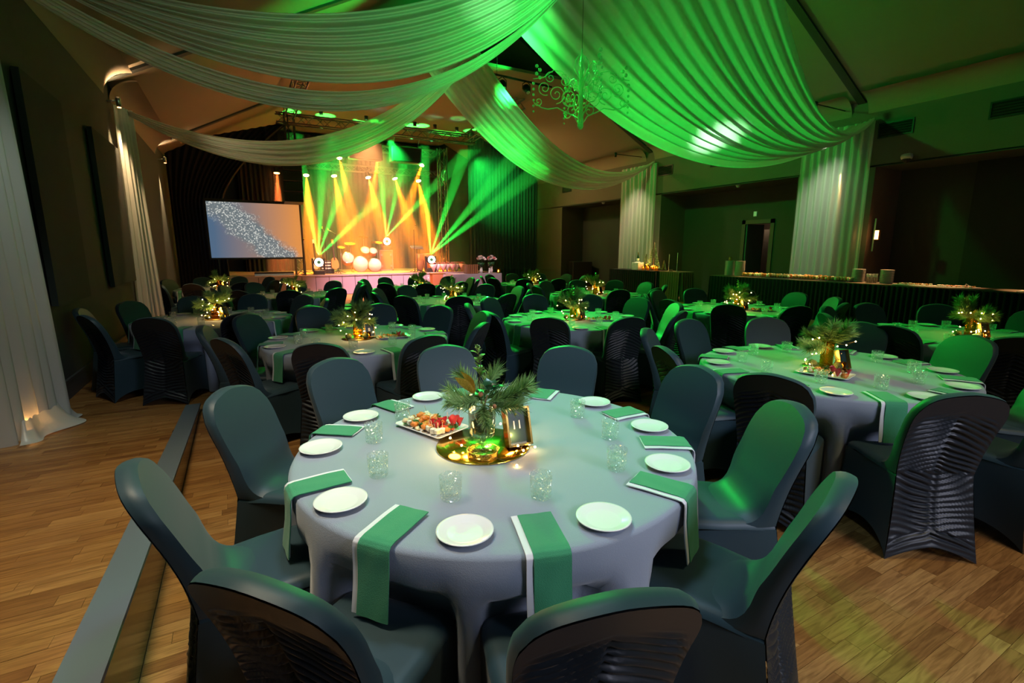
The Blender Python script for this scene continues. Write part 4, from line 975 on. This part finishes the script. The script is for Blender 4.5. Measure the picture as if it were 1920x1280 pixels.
# moving heads
def moving_head(p, zb, tgts, label, watts):
    t = thing('moving_head', label, 'moving light', (p[0], p[1], zb), 0, 'moving head lights'); h = p[2] - zb
    part('base', MB().cbox((0, 0, .08), (.38, .34, .16), None, .02), 'black_plastic', t, False)
    for sx in (-1, 1): part('yoke_arm', MB().cbox((sx * .2, 0, .16 + (h - .05) / 2), (.05, .14, h + .02), None, .012), 'black_plastic', t, False)
    part('head', MB().lathe([(.12, -.2), (.165, -.05), (.17, .12), (.16, .14)], 20, (0, 0, h), True, True, RX(pi / 2)), 'black_plastic', t)
    part('lens_ring', MB().lathe([(.075, 0), (.15, 0), (.15, .012), (.075, .012), (.075, 0)], 28, (0, -.145, h), False, False, RX(pi / 2)), 'head_glow', t)
    part('lens', MB().lathe([(.07, 0), (.07, .01)], 20, (0, -.14, h), True, True, RX(pi / 2)), 'holly', t)
    for tg in tgts:
        spot('moving_beam', (p[0], p[1] - .05, p[2] + .20), tg, (.03, 1, .07), watts * 40, 8, .4, .02)
moving_head((2.60, 19.5, 1.17), ZS, ((2.35, 20.3, 4.6), (3.1, 20.3, 4.6), (3.9, 20.3, 4.4), (5.1, 20.2, 3.6)), 'moving head light at the left front of the stage', 900)
moving_head((6.93, 19.5, 1.22), ZS, ((7.0, 20, 4), (8.3, 20, 4.4), (10.1, 19.9, 4.6), (11.9, 19.8, 4.9)), 'moving head light at the right front of the stage', 1100)
moving_head((5.80, 22.0, 1.98), 1.62, ((5.58, 21.4, 4.2), (6.2, 21.4, 4.1), (7.0, 21.3, 3.5)), 'moving head light on the flight case', 900)
spot('green_flood', (8.7, 18.7, 5.2), (10.4, 21, 4.4), GREEN, 2200, 60, 1, .1)  # unseen floods added to turn the stage haze green
spot('green_flood', (3.4, 19.6, 5.75), (3.6, 23, 2.5), GREEN, 3600, 62, 1, .1); spot('green_flood', (5.5, 19.6, 5.75), (7.4, 23, 2.5), GREEN, 4200, 62, 1, .1)
# green ceiling pools above the stage truss
for i, (x, y) in enumerate(((2.97, 18.8), (4.5, 18.8), (5.0, 17.8), (6.3, 19.2), (7.1, 19.2), (8.0, 18.8))):
    t = thing('uplight_can', '%s small black uplight along the top of the front truss' % ORD[i], 'stage lamp', (x, 19.0, 6.2), 0, 'uplights on the front truss')
    part('can', MB().lathe([(.06, 0), (.07, .14)], 12, cap1=False), 'black_metal', t); part('lens', MB().lathe([(.055, .1), (.055, .11)], 12), 'head_glow', t)
for x, y in ((2.97, 18.8), (4.5, 18.8), (5.0, 17.8), (6.3, 19.2), (7.1, 19.2), (8.0, 18.8)):
    spot('ceiling_pool', (x, y + .3, 5.72), (x, y, 6.62), (.12, 1, .2), 60, 46, .6, .03)
# drum kit
dk = thing('drum_kit', 'drum kit with two pale bass drum heads on the stage', 'drum kit', (4.66, 21.0, ZS))
def drum(name, c, r, dpt, rot, par, skin='drum_skin'):
    q = T3(*c) @ rot
    d = part(name, MB().add(*(lambda m: (m.v, m.f))(MB().lathe([(r, -dpt / 2), (r, dpt / 2)], 24, cap0=False, cap1=False)), q), 'drum_shell', par)
    part('skin', MB().add(*(lambda m: (m.v, m.f))(MB().lathe([(r * .97, dpt / 2 - .01), (r * .97, dpt / 2)], 24).lathe([(r * .97, -dpt / 2), (r * .97, -dpt / 2 + .01)], 24)), q), skin, d)
    part('hoop', MB().add(*(lambda m: (m.v, m.f))(MB().lathe([(r, dpt / 2 - .03), (r + .015, dpt / 2 - .03), (r + .015, dpt / 2 + .01), (r, dpt / 2 + .01)], 24, cap0=False, cap1=False)), q), 'steel', d)
drum('bass_drum', (-.26, 0, .32), .31, .42, RX(pi / 2), dk); drum('bass_drum', (.30, -.1, .28), .27, .40, RX(pi / 2), dk)
drum('floor_tom', (-.72, .1, .52), .22, .36, RX(1.2), dk); drum('rack_tom', (.0, .1, .82), .17, .24, RX(.9), dk); drum('rack_tom', (.34, .15, .80), .15, .22, RX(.9), dk)
for c, r in (((-.55, .25, 1.15), .22), ((.55, .25, 1.2), .24), ((.02, .35, 1.42), .2), ((-.95, .2, 1.0), .18)):
    cm = part('cymbal', MB().lathe([(0, .02), (.03, .018), (r, 0)], 24, c, False, False, RX(.25)), 'cymbal', dk); part('stand', MB().tube([(c[0], c[1], 0), c], .012, 6), 'steel', cm)
# flight case
fc = thing('flight_case', 'tall flight case with pale metal edges behind the drums', 'case', (5.72, 21.9, ZS)); part('body', MB().cbox((0, .15, .45), (.52, .5, .88)), 'drum_shell', fc, False)
part('edge_frame', MB().box(-.3, -.12, 0, -.25, -.09, .9).box(.25, -.12, 0, .3, -.09, .9).box(-.3, -.12, 0, .3, -.09, .05).box(-.3, -.12, .85, .3, -.09, .9), 'steel', fc, False)
for sx in (-.2, .2):
    for z in (.2, .68): part('latch', MB().cbox((sx, -.125, z), (.07, .02, .1)), 'steel', fc, False)
# guitars on stands
def guitar(p, rot, label, mt):
    t = thing('guitar', label, 'guitar', p, rot, 'guitars on stands'); tl = RX(-.18); pr = []
    for i in range(28):
        a = 2 * pi * i / 28; r = .17 * (1 + .18 * cos(2 * a) + .06 * cos(3 * a + .5)); pr.append((r * sin(a), -.03, .38 + 1.15 * r * cos(a)))
    n = len(pr); v = pr + [(x, .03, z) for x, y, z in pr]; f = [tuple(range(n)), tuple(range(2 * n - 1, n - 1, -1))] + [(i, i + n, (i + 1) % n + n, (i + 1) % n) for i in range(n)]
    part('body', MB().add(v, f, tl), mt, t, False); nk = part('neck', MB().add(*(lambda m: (m.v, m.f))(MB().cbox((0, -.02, .84), (.05, .03, .66))), tl), 'guitar_dark', t, False)
    part('headstock', MB().add(*(lambda m: (m.v, m.f))(MB().cbox((0, -.015, 1.23), (.085, .02, .17), None, .008)), tl), mt, nk, False)
    part('stand', MB().tube([(-.15, -.12, 0), (0, .12, .35), (.15, -.12, 0)], .012, 5).tube([(0, .3, 0), (0, .1, .62)], .012, 5), 'black_metal', t)
guitar((3.28, 20.0, ZS), .15, 'wooden electric guitar on a stand beside the left moving head', 'guitar_wood'); guitar((2.95, 20.7, ZS), -.1, 'dark guitar behind the left moving head', 'guitar_dark'); guitar((2.66, 20.6, ZS), .1, 'pale guitar at the left edge of the band', 'drum_skin')
am_ = thing('guitar_amplifier', 'small amplifier with pale grille between light and guitar', 'amplifier', (3.0, 20.25, ZS)); part('cabinet', MB().cbox((0, 0, .25), (.48, .28, .5), None, .015), 'black_plastic', am_, False)
for k in range(3): part('grille_bar', MB().cbox((0, -.15, .2 + .11 * k), (.42, .02, .05)), 'cream', am_, False)
def mic_stand(x, y, h, label, boom=0):
    t = thing('microphone_stand', label, 'mic stand', (x, y, ZS), group='microphone stands'); part('pole', MB().tube([(0, 0, 0), (0, 0, h)], .011, 6), 'black_metal', t)
    for k in range(3): a = 2.1 * k; part('leg', MB().tube([(0, 0, .12), (.28 * cos(a), .28 * sin(a), .01)], .01, 5), 'black_metal', t)
    part('boom', MB().tube([(0, 0, h), (boom, -.1, h + .16)], .009, 5), 'steel', t); part('microphone', MB().ball((boom, -.12, h + .17), .035, 8, 6, 1.4), 'cymbal', t)
mic_stand(2.95, 19.9, 1.55, 'microphone stand above the pale guitar', -.1); mic_stand(3.4, 20.2, 1.5, 'boom microphone stand above the wooden guitar', -.3); mic_stand(6.3, 19.6, 1.7, 'tall microphone stand right of the drums', .05)
mic_stand(2.15, 19.6, 1.1, 'thin stand at the right edge of the screen', 0)
kb = thing('music_stand', 'music stand with a tray at the right of the stage', 'music stand', (6.5, 19.9, ZS)); part('pole', MB().tube([(0, 0, 0), (0, 0, .98)], .014, 6), 'black_metal', kb); part('tray', MB().cbox((0, 0, 1.0), (.48, .3, .05), RX(.3)), 'steel', kb, False)
for k in range(3): a = 2.1 * k; part('leg', MB().tube([(0, 0, .1), (.25 * cos(a), .25 * sin(a), .01)], .012, 5), 'black_metal', kb)
cg = thing('conga_drums', 'pair of tall conga drums beside the right moving head', 'drums', (7.0, 20.6, ZS))
for x in (-.16, .16):
    c = part('shell', MB().lathe([(.12, 0), (.17, .35), (.14, .72)], 18, (x, 0, 0)), 'drum_shell', cg); part('skin', MB().lathe([(.14, .72), (.14, .73)], 18, (x, 0, 0)), 'drum_skin', c)
dj = thing('keyboard_case', 'long flat case lying on the stage below the screen', 'case', (1.1, 19.5, ZS)); part('lid', MB().cbox((0, 0, .10), (1.25, .34, .06), None, .01), 'black_plastic', dj, False); part('tray', MB().cbox((0, 0, .04), (1.25, .34, .07)), 'steel', dj, False)
# flower bouquets lying along the right front of the stage
def blossom(mt, r=.035):
    m = MB()
    for k in range(8):
        a = 2 * pi * k / 8; m.add([(0, 0, 0), (r * cos(a - .35), r * sin(a - .35), r * .5), (1.3 * r * cos(a), 1.3 * r * sin(a), r * .65), (r * cos(a + .35), r * sin(a + .35), r * .5)], [(0, 1, 2, 3)])
    m.ball((0, 0, r * .3), r * .4, 6, 4); return m.mesh('blossom', mt)
BL = [blossom('flower_pink'), blossom('flower_white'), blossom('flower_red')]
for i in range(7):
    x = 7.0 + i * .21; b = thing('wrapped_bouquet', '%s wrapped bouquet from the left on the stage edge' % (ORD + ('seventh',))[i], 'bouquet', (x, 19.35 + .1 * (i % 2), ZS), .3 * i, 'bouquets on the stage edge')
    part('paper', MB().lathe([(.03, 0), (.09, .16), (.17, .32), (.15, .31), (.08, .16)], 12, cap1=False), 'flower_white' if i % 2 else 'flower_pink', b)
    for k in range(9): a = 2.4 * k; r = .035 * sqrt(k) + .01; ob('blossom', BL[(i + k) % 2 if (k + i) % 7 else 2], b, (r * cos(a), r * sin(a), .33 + .02 * (k % 3)), (.3 * sin(a), .3 * cos(a), a), 1.2)
# cloth covered table with flowers in front of the stage
ft = thing('flower_table', 'table under a pale lavender cloth in front of the stage', 'table', (7.7, 16.9, 0)); part('top', MB().cbox((0, 0, .73), (1.95, .72, .03)), 'stage_front', ft, False)
def ftc(u, v):
    per = 2 * (1.97 + .74); s = u * per; z = .748 * (1 - v) + .01
    if s < 1.97: x, y, nx, ny = -.985 + s, -.37, 0, -1
    elif s < 2.71: x, y, nx, ny = .985, -.37 + s - 1.97, 1, 0
    elif s < 4.68: x, y, nx, ny = .985 - (s - 2.71), .37, 0, 1
    else: x, y, nx, ny = -.985, .37 - (s - 4.68), -1, 0
    d = .02 * v * (1 + sin(s * 14)); return (x + nx * d, y + ny * d, z)
part('cloth', MB().grid(ftc, 180, 6).box(-.985, -.37, .745, .985, .37, .752), 'stage_front', ft)
def vase_flowers(p, label, mix, seed):
    rr = random.Random(seed); b = thing('flower_vase', label, 'bouquet', p, 0, 'flowers in vases'); part('vase', MB().lathe([(.05, 0), (.06, .1), (.045, .2), (.06, .24)], 14, cap1=False), 'porcelain', b)
    part('foliage', MB().ball((0, 0, .33), .12, 10, 7, .8, .35), 'holly', b)
    for k in range(22): a = 2.4 * k; r = .032 * sqrt(k); ob('blossom', BL[rr.choice(mix)], b, (r * cos(a), r * sin(a), .62 - .9 * r + .02 * rr.random()), (.8 * r * 6 * sin(-a), .8 * r * 6 * cos(a), a), rr.uniform(1.5, 2.1))
vase_flowers((8.02, 16.95, .755), 'vase of pink and white flowers on the lavender table', (0, 1, 1), 3); vase_flowers((8.45, 16.95, .755), 'vase of white and red flowers on the lavender table', (1, 1, 2), 4)
bx = thing('slatted_box', 'dark reddish slatted box on the lavender table', 'box', (7.55, 16.85, .755)); part('body', MB().cbox((0, 0, .17), (.44, .3, .34)), 'guitar_dark', bx, False)
for k in range(6): part('slat', MB().cbox((-.185 + .074 * k, -.155, .17), (.05, .012, .33)), 'drum_shell', bx, False)
gl = thing('candle_globe', 'round amber candle globe at the end of the lavender table', 'candle', (8.62, 16.7, .755)); part('globe', MB().ball((0, 0, .085), .085, 14, 9), 'amber_glass', gl); part('flame', MB().ball((0, 0, .08), .02, 8, 6, 1.6), 'candle_flame', gl)
fg = thing('figurine', 'small white figurine between the vases', 'figurine', (8.25, 16.72, .755)); part('body', MB().lathe([(.05, 0), (.03, .04), (.035, .1), (.015, .15)], 12), 'porcelain', fg); part('head', MB().ball((0, 0, .175), .028), 'porcelain', fg)
oc = thing('small_crate', 'small orange wooden box in front of the stage', 'box', (6.25, 17.0, 0)); part('body', MB().cbox((0, 0, .39), (.4, .3, .78), None, .01), 'terracotta', oc, False); part('lid', MB().cbox((0, 0, .79), (.42, .32, .03)), 'guitar_wood', oc, False)
spk = thing('floor_speaker', 'black loudspeaker on the floor in the far alcove', 'loudspeaker', (13.5, 18.1, 0), -.3); part('cabinet', MB().cbox((0, 0, .55), (.9, .6, 1.1), None, .02), 'black_plastic', spk, False); part('grille', MB().cbox((-.46, 0, .55), (.02, .5, 1.0)), 'black_metal', spk, False)
# warm light spilling onto stage
spot('stage_warm', (4.6, 18.9, 5.7), (4.6, 20.2, .7), (1, .40, .12), 5200, 100, .8, .2); spot('stage_front_pink', (5.5, 13.5, 6.2), (5.2, 19, .3), (1, .50, .60), 7500, 45, .9, .2)
# haze over the stage
def prism(poly, y0, y1):
    n = len(poly); v = [(x, y0, z) for x, z in poly] + [(x, y1, z) for x, z in poly]
    return MB().add(v, [tuple(range(n)), tuple(range(2 * n - 1, n - 1, -1))] + [(i, i + n, (i + 1) % n + n, (i + 1) % n) for i in range(n)])
m = bpy.data.materials.new('stage_haze'); m.use_nodes = True; n = m.node_tree.nodes; n.remove(n['Principled BSDF']); vs = n.new('ShaderNodeVolumeScatter'); vs.inputs['Density'].default_value = .06; vs.inputs['Anisotropy'].default_value = .15
m.node_tree.links.new(vs.outputs[0], n['Material Output'].inputs['Volume']); M['stage_haze'] = m
hz = ob('stage_haze', prism([(.95, ZS + .01), (12.85, ZS + .01), (12.85, 4.9), (11.1, 5.8), (1.2, 5.8)], 19.02, 23.7).mesh('stage_haze', 'stage_haze', False)); hz['kind'] = 'stuff'; hz['label'] = 'thin theatrical haze hanging over the stage'; hz['category'] = 'haze'

# unseen spot fixtures added to light the right wall curtains
for y, lb, col, wt in ((7.1, 'small added spotlight at the head of the near wall curtain', (.9, 1, .72), 420), (13.9, 'small added spotlight at the head of the far wall curtain', (1, .84, .5), 480)):
    t = thing('added_curtain_spot', lb, 'spotlight', (XR - 1.25, y, 4.85), 0, 'added curtain spotlights'); part('arm', MB().tube([(1.25, 0, .02), (0, 0, .02)], .012, 6), 'black_metal', t); part('can', MB().lathe([(.04, -.08), (.05, .05), (.03, .07)], 12), 'black_metal', t)
    spot('curtain_fill', (XR - 1.25, y, 4.75), (XR - .18, y, 1.9), col, wt, 62, 1, .05)
# ceiling track with two lamps
tk = thing('lighting_track', 'black lamp track hanging below the ridge', 'track', (7.5, 13.0, 6.32)); part('bar', MB().tube([(-1.1, 0, .04), (1.0, 0, -.02)], .03, 6), 'black_metal', tk)
for sx in (-.8, .8): part('hanger', MB().tube([(sx, 0, .02), (sx, 0, 1.5 - .45 * max(0, sx))], .008, 5), 'black_metal', tk)
for x, lb in ((6.85, 'black track lamp next to the green swag'), (7.62, 'black track lamp throwing a pinkish beam')):
    t = thing('track_lamp', lb, 'stage lamp', (x, 12.97, 6.12), 0, 'lamps on the track'); part('can', MB().lathe([(.07, -.16), (.11, -.02), (.11, .06), (.05, .11)], 16, (0, 0, 0), True, True, RX(-.7)), 'black_metal', t); part('yoke', MB().tube([(-.13, 0, -.02), (-.12, 0, .12), (0, 0, .2), (.12, 0, .12), (.13, 0, -.02)], .012, 5), 'black_metal', t)
    part('lens', MB().lathe([(.055, -.165), (.055, -.16)], 12, (0, 0, 0), True, True, RX(-.7)), 'porcelain', t)
# ---------------------------------------------------------------- acrylic chandelier
chd = thing('chandelier', 'ornate clear acrylic scroll chandelier coloured by green light', 'chandelier', (4.56, 6.2, 0))
def spiral(c, r0, turns, a0, sg, n=26):
    return [(c[0] + r0 * (1 - .85 * i / n) * cos(a0 + sg * turns * 6.283 * i / n), 0, c[1] + r0 * (1 - .85 * i / n) * sin(a0 + sg * turns * 6.283 * i / n)) for i in range(n + 1)]
def scroll_panel():
    m = MB(); r = .007
    for sp in ((( .17, 3.80), .13, 1.6, -2.2, 1), ((.36, 3.84), .13, 1.7, -1.6, -1), ((.53, 3.92), .10, 1.6, -2.0, 1), ((.24, 4.02), .09, 1.5, 1, 1), ((.45, 4.06), .08, 1.5, 2, -1), ((.62, 3.74), .07, 1.4, .5, -1), ((.12, 3.62), .09, 1.3, 2.5, -1)):
        m.tube(spiral(*sp), r, 5)
    m.tube([(.03, 0, 3.45), (.10, 0, 3.55), (.22, 0, 3.60), (.34, 0, 3.66), (.48, 0, 3.64), (.58, 0, 3.66), (.66, 0, 3.72)], r * 1.3, 5)
    m.tube([(.03, 0, 3.9), (.15, 0, 4.0), (.28, 0, 4.14), (.40, 0, 4.16), (.55, 0, 4.06), (.70, 0, 4.04)], r, 5)
    m.tube([(.03, 0, 4.05), (.10, 0, 4.18), (.09, 0, 4.30), (.04, 0, 4.36)], r, 5)
    for k in range(6): m.ball((.69, 0, 3.98 - .075 * k), .022 - .001 * k, 8, 5)
    for k in range(4): m.ball((.60 + .045 * (k % 2), 0, 4.06 + .05 * k), .026, 8, 5)
    return m.mesh('scroll_panel', 'acrylic')
scp = scroll_panel()
for a in (-.1, .1 + pi / 2, pi - .1, pi * 1.5 + .1): ob('scroll_panel', scp, chd, (0, 0, 0), (0, 0, a - .35))
part('stem', MB().lathe([(.004, 3.40), (.035, 3.43), (.042, 3.5), (.03, 3.6), (.034, 3.9), (.028, 4.1), (.02, 4.3), (.008, 4.45)], 12), 'acrylic', chd); part('suspension_wire', MB().tube([(0, 0, 4.44), (0, 0, 7.9)], .004, 4), 'black_metal', chd)
part('finial', MB().ball((0, 0, 3.42), .045, 10, 7, 1.2), 'acrylic', chd)
spot('chandelier_green', (3.6, 10.5, 6.2), (4.56, 6.2, 3.9), GREEN, 420, 16, .8, .05)

# ---------------------------------------------------------------- buffet and bar
def skirted(name, label, x0, x1, y0, y1, h, pleat, skirt, top, sk_label):
    t = thing(name, label, 'table', group='buffet and bar tables')
    part('top', MB().box(x0 - .015, y0 - .015, h - .03, x1 + .015, y1 + .015, h), top, t, False)
    L = y1 - y0; D = x1 - x0
    def front(u, v): return (x0 - .012 - (.018 + .012 * v) * (1 + sin(2 * pi * pleat * u)) - .05 * v * 0, y0 + L * u, (h - .03) * (1 - v) + .012)
    m = MB().grid(lambda u, v: front(1 - u, v), int(pleat * 6), 4)
    ne = max(4, int(pleat * D / L))
    m.grid(lambda u, v: (x0 + D * u, y1 + .012 + (.018 + .03 * v) * (1 + sin(2 * pi * ne * u)), (h - .03) * (1 - v) + .012), ne * 6, 4)
    m.grid(lambda u, v: (x1 - D * u, y0 - .012 - (.018 + .03 * v) * (1 + sin(2 * pi * ne * u)), (h - .03) * (1 - v) + .012), ne * 6, 4)
    part('skirt', m, skirt, t, True, sk_label); 
    for lx in (x0 + .06, x1 - .06):
        for ly in (y0 + .1, y1 - .1): part('leg', MB().box(lx - .02, ly - .02, 0, lx + .02, ly + .02, h - .03), 'black_metal', t, False)
    return t
BH = .92
skirted('buffet_table', 'long buffet table with a black pleated skirt, doorway end', 11.78, 12.5, 5.30, 9.62, BH, 44, 'skirt_black', 'buffet_top', 'black pleated skirt')
skirted('buffet_table', 'long buffet table with a black pleated skirt, near end', 11.72, 12.44, 1.4, 5.22, BH, 40, 'skirt_black', 'buffet_top', 'black pleated skirt')
skirted('bar_table', 'dark skirted bar table before the far wall curtain', 12.08, 12.68, 12.05, 14.35, .93, 22, 'skirt_black', 'skirt_black', 'black pleated skirt')
skirted('bar_table', 'brown clothed end table of the bar', 12.23, 12.83, 11.15, 12.0, .93, 9, 'brown_cloth', 'brown_cloth', 'brown cloth')
# plate stacks
stack_p = MB().lathe([(.06, 0), (.125, .010), (.128, .0135), (.06, .006)], 28, cap1=True).mesh('dinner_plate', 'porcelain')
def plates(x, y, n, words):
    for k in range(n): thing('dinner_plate', 'white dinner plate in the %s' % words, 'plate', (x, y, BH + .0005 + .0145 * k), R_.uniform(0, 6), 'dinner plates in the ' + words, stack_p)
plates(12.05, 9.22, 28, 'tall stack at the buffet corner by the doorway'); plates(12.1, 8.93, 28, 'tall stack beside the snack trays near the doorway')
plates(12.2, 5.98, 20, 'stack at the end of the long snack trays'); plates(12.2, 5.42, 20, 'stack behind the cutlery jars')
# snack trays
tray2 = MB().cbox((0, 0, .008), (.36, .66, .016), None, .004).mesh('serving_tray', 'black_plastic', False)
TW = ('beside the tall plate stacks', 'second from the tall plate stacks', 'third from the tall plate stacks', 'ending before the short plate stack')
pastry = [MB().ball((0, 0, .022), .028, 8, 5, .75, .10).mesh('pastry', 'bread'), MB().ball((0, 0, .02), .026, 8, 5, .8, .12).mesh('pastry', 'cheese'), MB().lathe([(.02, 0), (.03, .03), (.02, .045)], 10).mesh('pastry', 'salmon')]
for i in range(4):
    y = 8.45 - .70 * i; thing('serving_tray', 'black tray of golden pastries ' + TW[i], 'tray', (12.12, y, BH + .0005), 0, 'trays of pastries', tray2)
    for a in range(9):
        for b in range(4):
            thing('pastry', 'golden pastry on the tray ' + TW[i], 'pastry', (12.0 + .085 * b, y - .28 + .07 * a, BH + .017), R_.uniform(0, 6), 'pastries on the tray ' + TW[i], pastry[R_.choice((0, 0, 1, 1, 2))], (1.25, 1.25, R_.uniform(1.8, 2.3)))
wtray = MB().cbox((0, 0, .008), (.36, .62, .016), None, .004).mesh('serving_tray', 'porcelain', False)
bite = [MB().cbox((0, 0, .014), (.04, .035, .028), None, .004).mesh('canape', 'cream', False), MB().ball((0, 0, .014), .02, 8, 5, .7, .1).mesh('canape', 'flower_pink'), MB().ball((0, 0, .014), .02, 8, 5, .7, .1).mesh('canape', 'bread')]
TX = ('next to the cutlery jars', 'with the serving tongs')
for i in range(2):
    y = 4.85 - .68 * i; thing('serving_tray', 'white tray of small canapes ' + TX[i], 'tray', (12.05, y, BH + .0005), 0, 'white trays of canapes', wtray)
    for a in range(8):
        for b in range(3): thing('canape', 'small canape on the white tray ' + TX[i], 'canape', (11.95 + .09 * b, y - .25 + .07 * a, BH + .017), R_.uniform(0, 6), 'canapes on the white tray ' + TX[i], R_.choice(bite), R_.uniform(.8, 1.1))
tg = thing('serving_tongs', 'steel tongs resting on the white tray', 'tongs', (12.0, 4.0, BH + .045), .4)
for sy in (-1, 1): part('arm', MB().tube([(-.12, sy * .03, .01), (.1, 0, .03)], .006, 5), 'steel', tg)
thing('serving_tray', 'empty white tray at the near end of the buffet', 'tray', (12.0, 2.95, BH + .0005), .1, 'white trays of canapes', wtray)
for i, (x, y, w_) in enumerate(((12.05, 5.70, 'middle'), (11.98, 5.62, 'front'), (12.12, 5.60, 'rear'))):
    c = thing('cutlery_jar', '%s jar of cutlery between the two short plate stacks' % w_, 'jar', (x, y, BH + .0005), 0, 'cutlery jars'); part('jar', MB().lathe([(0, 0), (.045, 0), (.05, .13), (.047, .13), (.042, .006), (0, .006)], 16, cap0=False, cap1=False), 'clear_glass', c)
    for k in range(7): a = 2 * pi * k / 7; part('fork', MB().tube([(.02 * cos(a), .02 * sin(a), .008), (.04 * cos(a), .04 * sin(a), .2)], .004, 4), 'steel', c)
cb = thing('copper_jar', 'small copper jar on top of the tall plate stack', 'jar', (12.05, 9.22, BH + .0145 * 28 + .006)); part('body', MB().lathe([(.03, 0), (.045, .03), (.035, .08)], 14), 'brass_dark', cb); part('lid', MB().lathe([(.036, .08), (.03, .1), (0, .105)], 14, cap1=False), 'brass_dark', cb)
# bar things
ZB = .9305
bk = thing('ice_bucket', 'square marbled ice bucket holding a champagne bottle', 'ice bucket', (12.3, 13.15, ZB)); part('bucket', MB().cbox((0, 0, .13), (.28, .34, .26), None, .015), 'marble', bk, False); part('ice', MB().ball((0, 0, .255), .1, 10, 6, .3, .2), 'cream', bk)
bo = thing('champagne_bottle', 'dark champagne bottle standing in the marbled bucket', 'bottle', (12.3, 13.15, ZB + .28)); part('body', MB().lathe([(.042, 0), (.042, .14), (.015, .24), (.015, .32)], 16), 'holly', bo); part('label_band', MB().lathe([(.0428, .03), (.0428, .12)], 16, cap0=False, cap1=False), 'card_white', bo); part('foil', MB().lathe([(.0165, .24), (.017, .325), (0, .327)], 12, cap0=False, cap1=False), 'gold', bo)
GCN = ('leftmost', 'second', 'third', 'fourth', 'rightmost')
for i, (y, h) in enumerate(((12.85, .13), (12.72, .2), (12.62, .15), (12.35, .14), (12.22, .16))):
    c = thing('candle_holder', '%s glowing candle glass on the bar' % GCN[i], 'candle', (12.28 + .05 * (i % 2), y, ZB), 0, 'candles on the bar'); part('glass', MB().lathe([(0, 0), (.05, 0), (.055, h), (.051, h), (.046, .008), (0, .008)], 16, cap0=False, cap1=False), 'amber_glass', c); part('candle', MB().lathe([(.038, .009), (.038, h * .6)], 12), 'wax', c); part('flame', MB().ball((0, 0, h * .6 + .02), .012, 8, 6, 1.7), 'candle_flame', c)
    if i in (1, 3): point('candle_light', (12.3, y, ZB + .2), (1, .45, .12), 9, .04)
pu = thing('orange_pumpkin', 'orange pumpkin among the candles on the bar', 'pumpkin', (12.4, 12.5, ZB)); part('body', MB().ball((0, 0, .09), .11, 14, 8, .8, .03), 'salmon', pu); part('stalk', MB().tube([(0, 0, .17), (.01, 0, .21)], .01, 5), 'stem', pu)
def fir(p, h, label):
    t = thing('small_fir', label, 'tree', p, 0, 'small firs on the bar'); part('trunk', MB().tube([(0, 0, 0), (0, 0, h)], .012, 6), 'stem', t); m = MB(); rr = random.Random(int(h * 100))
    for k in range(520):
        z = rr.uniform(.08, 1) * h; r = (1 - z / h) * h * .28 + .015; a = rr.uniform(0, 6.28); q = Vector((r * cos(a), r * sin(a), z - .12 * r)); p0 = Vector((0, 0, z)); b = p0.lerp(q, rr.uniform(.3, .8)); n_ = Vector((-sin(a), cos(a), .5)) * .012
        m.add([b, b.lerp(q, .5) + n_, q, b.lerp(q, .5) - n_], [(0, 1, 2, 3)])
    part('foliage', m, 'pine', t)
fir((12.5, 12.95, ZB), .55, 'small dark fir tree behind the candles on the bar'); fir((12.52, 12.62, ZB), .95, 'tall dark fir tree rising behind the pumpkin'); fir((12.5, 12.12, ZB), .35, 'tiny fir at the brown end of the bar')
for y, h, lb in ((11.85, .55, 'taller thin silver candlestick on the brown bar end'), (11.5, .6, 'thin silver candlestick at the outer bar end')):
    c = thing('candlestick', lb, 'candlestick', (12.45, y, ZB), 0, 'silver candlesticks'); part('foot', MB().lathe([(.05, 0), (.015, .02), (.008, .05), (.008, h * .45)], 12), 'steel', c); part('taper', MB().tube([(0, 0, h * .45), (0, 0, h)], .009, 6), 'drum_skin', c)
for i, y in enumerate((11.95, 11.7, 11.62)):
    c = thing('small_glass', '%s little glass near the silver candlesticks' % ('left', 'middle', 'right')[i], 'glass', (12.36, y, ZB), 0, 'little glasses on the bar', MB().lathe([(0, 0), (.03, 0), (.035, .07), (.032, .07), (.027, .006), (0, .006)], 12, cap0=False, cap1=False).mesh('small_glass', 'clear_glass'))

point('back_room_lamp', (XA + 1.3, 10.9, 2.5), (1, .7, .45), 9, .1)
# unseen warm spots added to brighten the buffet and the bar
for y in (8.6, 7.0, 5.6, 4.4, 3.0): spot('buffet_fill', (12.85, y, 3.45), (12.30, y, .9), (1, .52, .20), 900, 30, .7, .04)
spot('bar_fill', (12.7, 12.6, 3.4), (12.4, 12.6, .9), (1, .6, .3), 260, 50, .9, .04)
spot('flower_spot', (6.5, 12.9, 6.15), (8.0, 16.9, .9), (1, .62, .66), 1500, 26, .9, .1)  # spot added to brighten the flower table
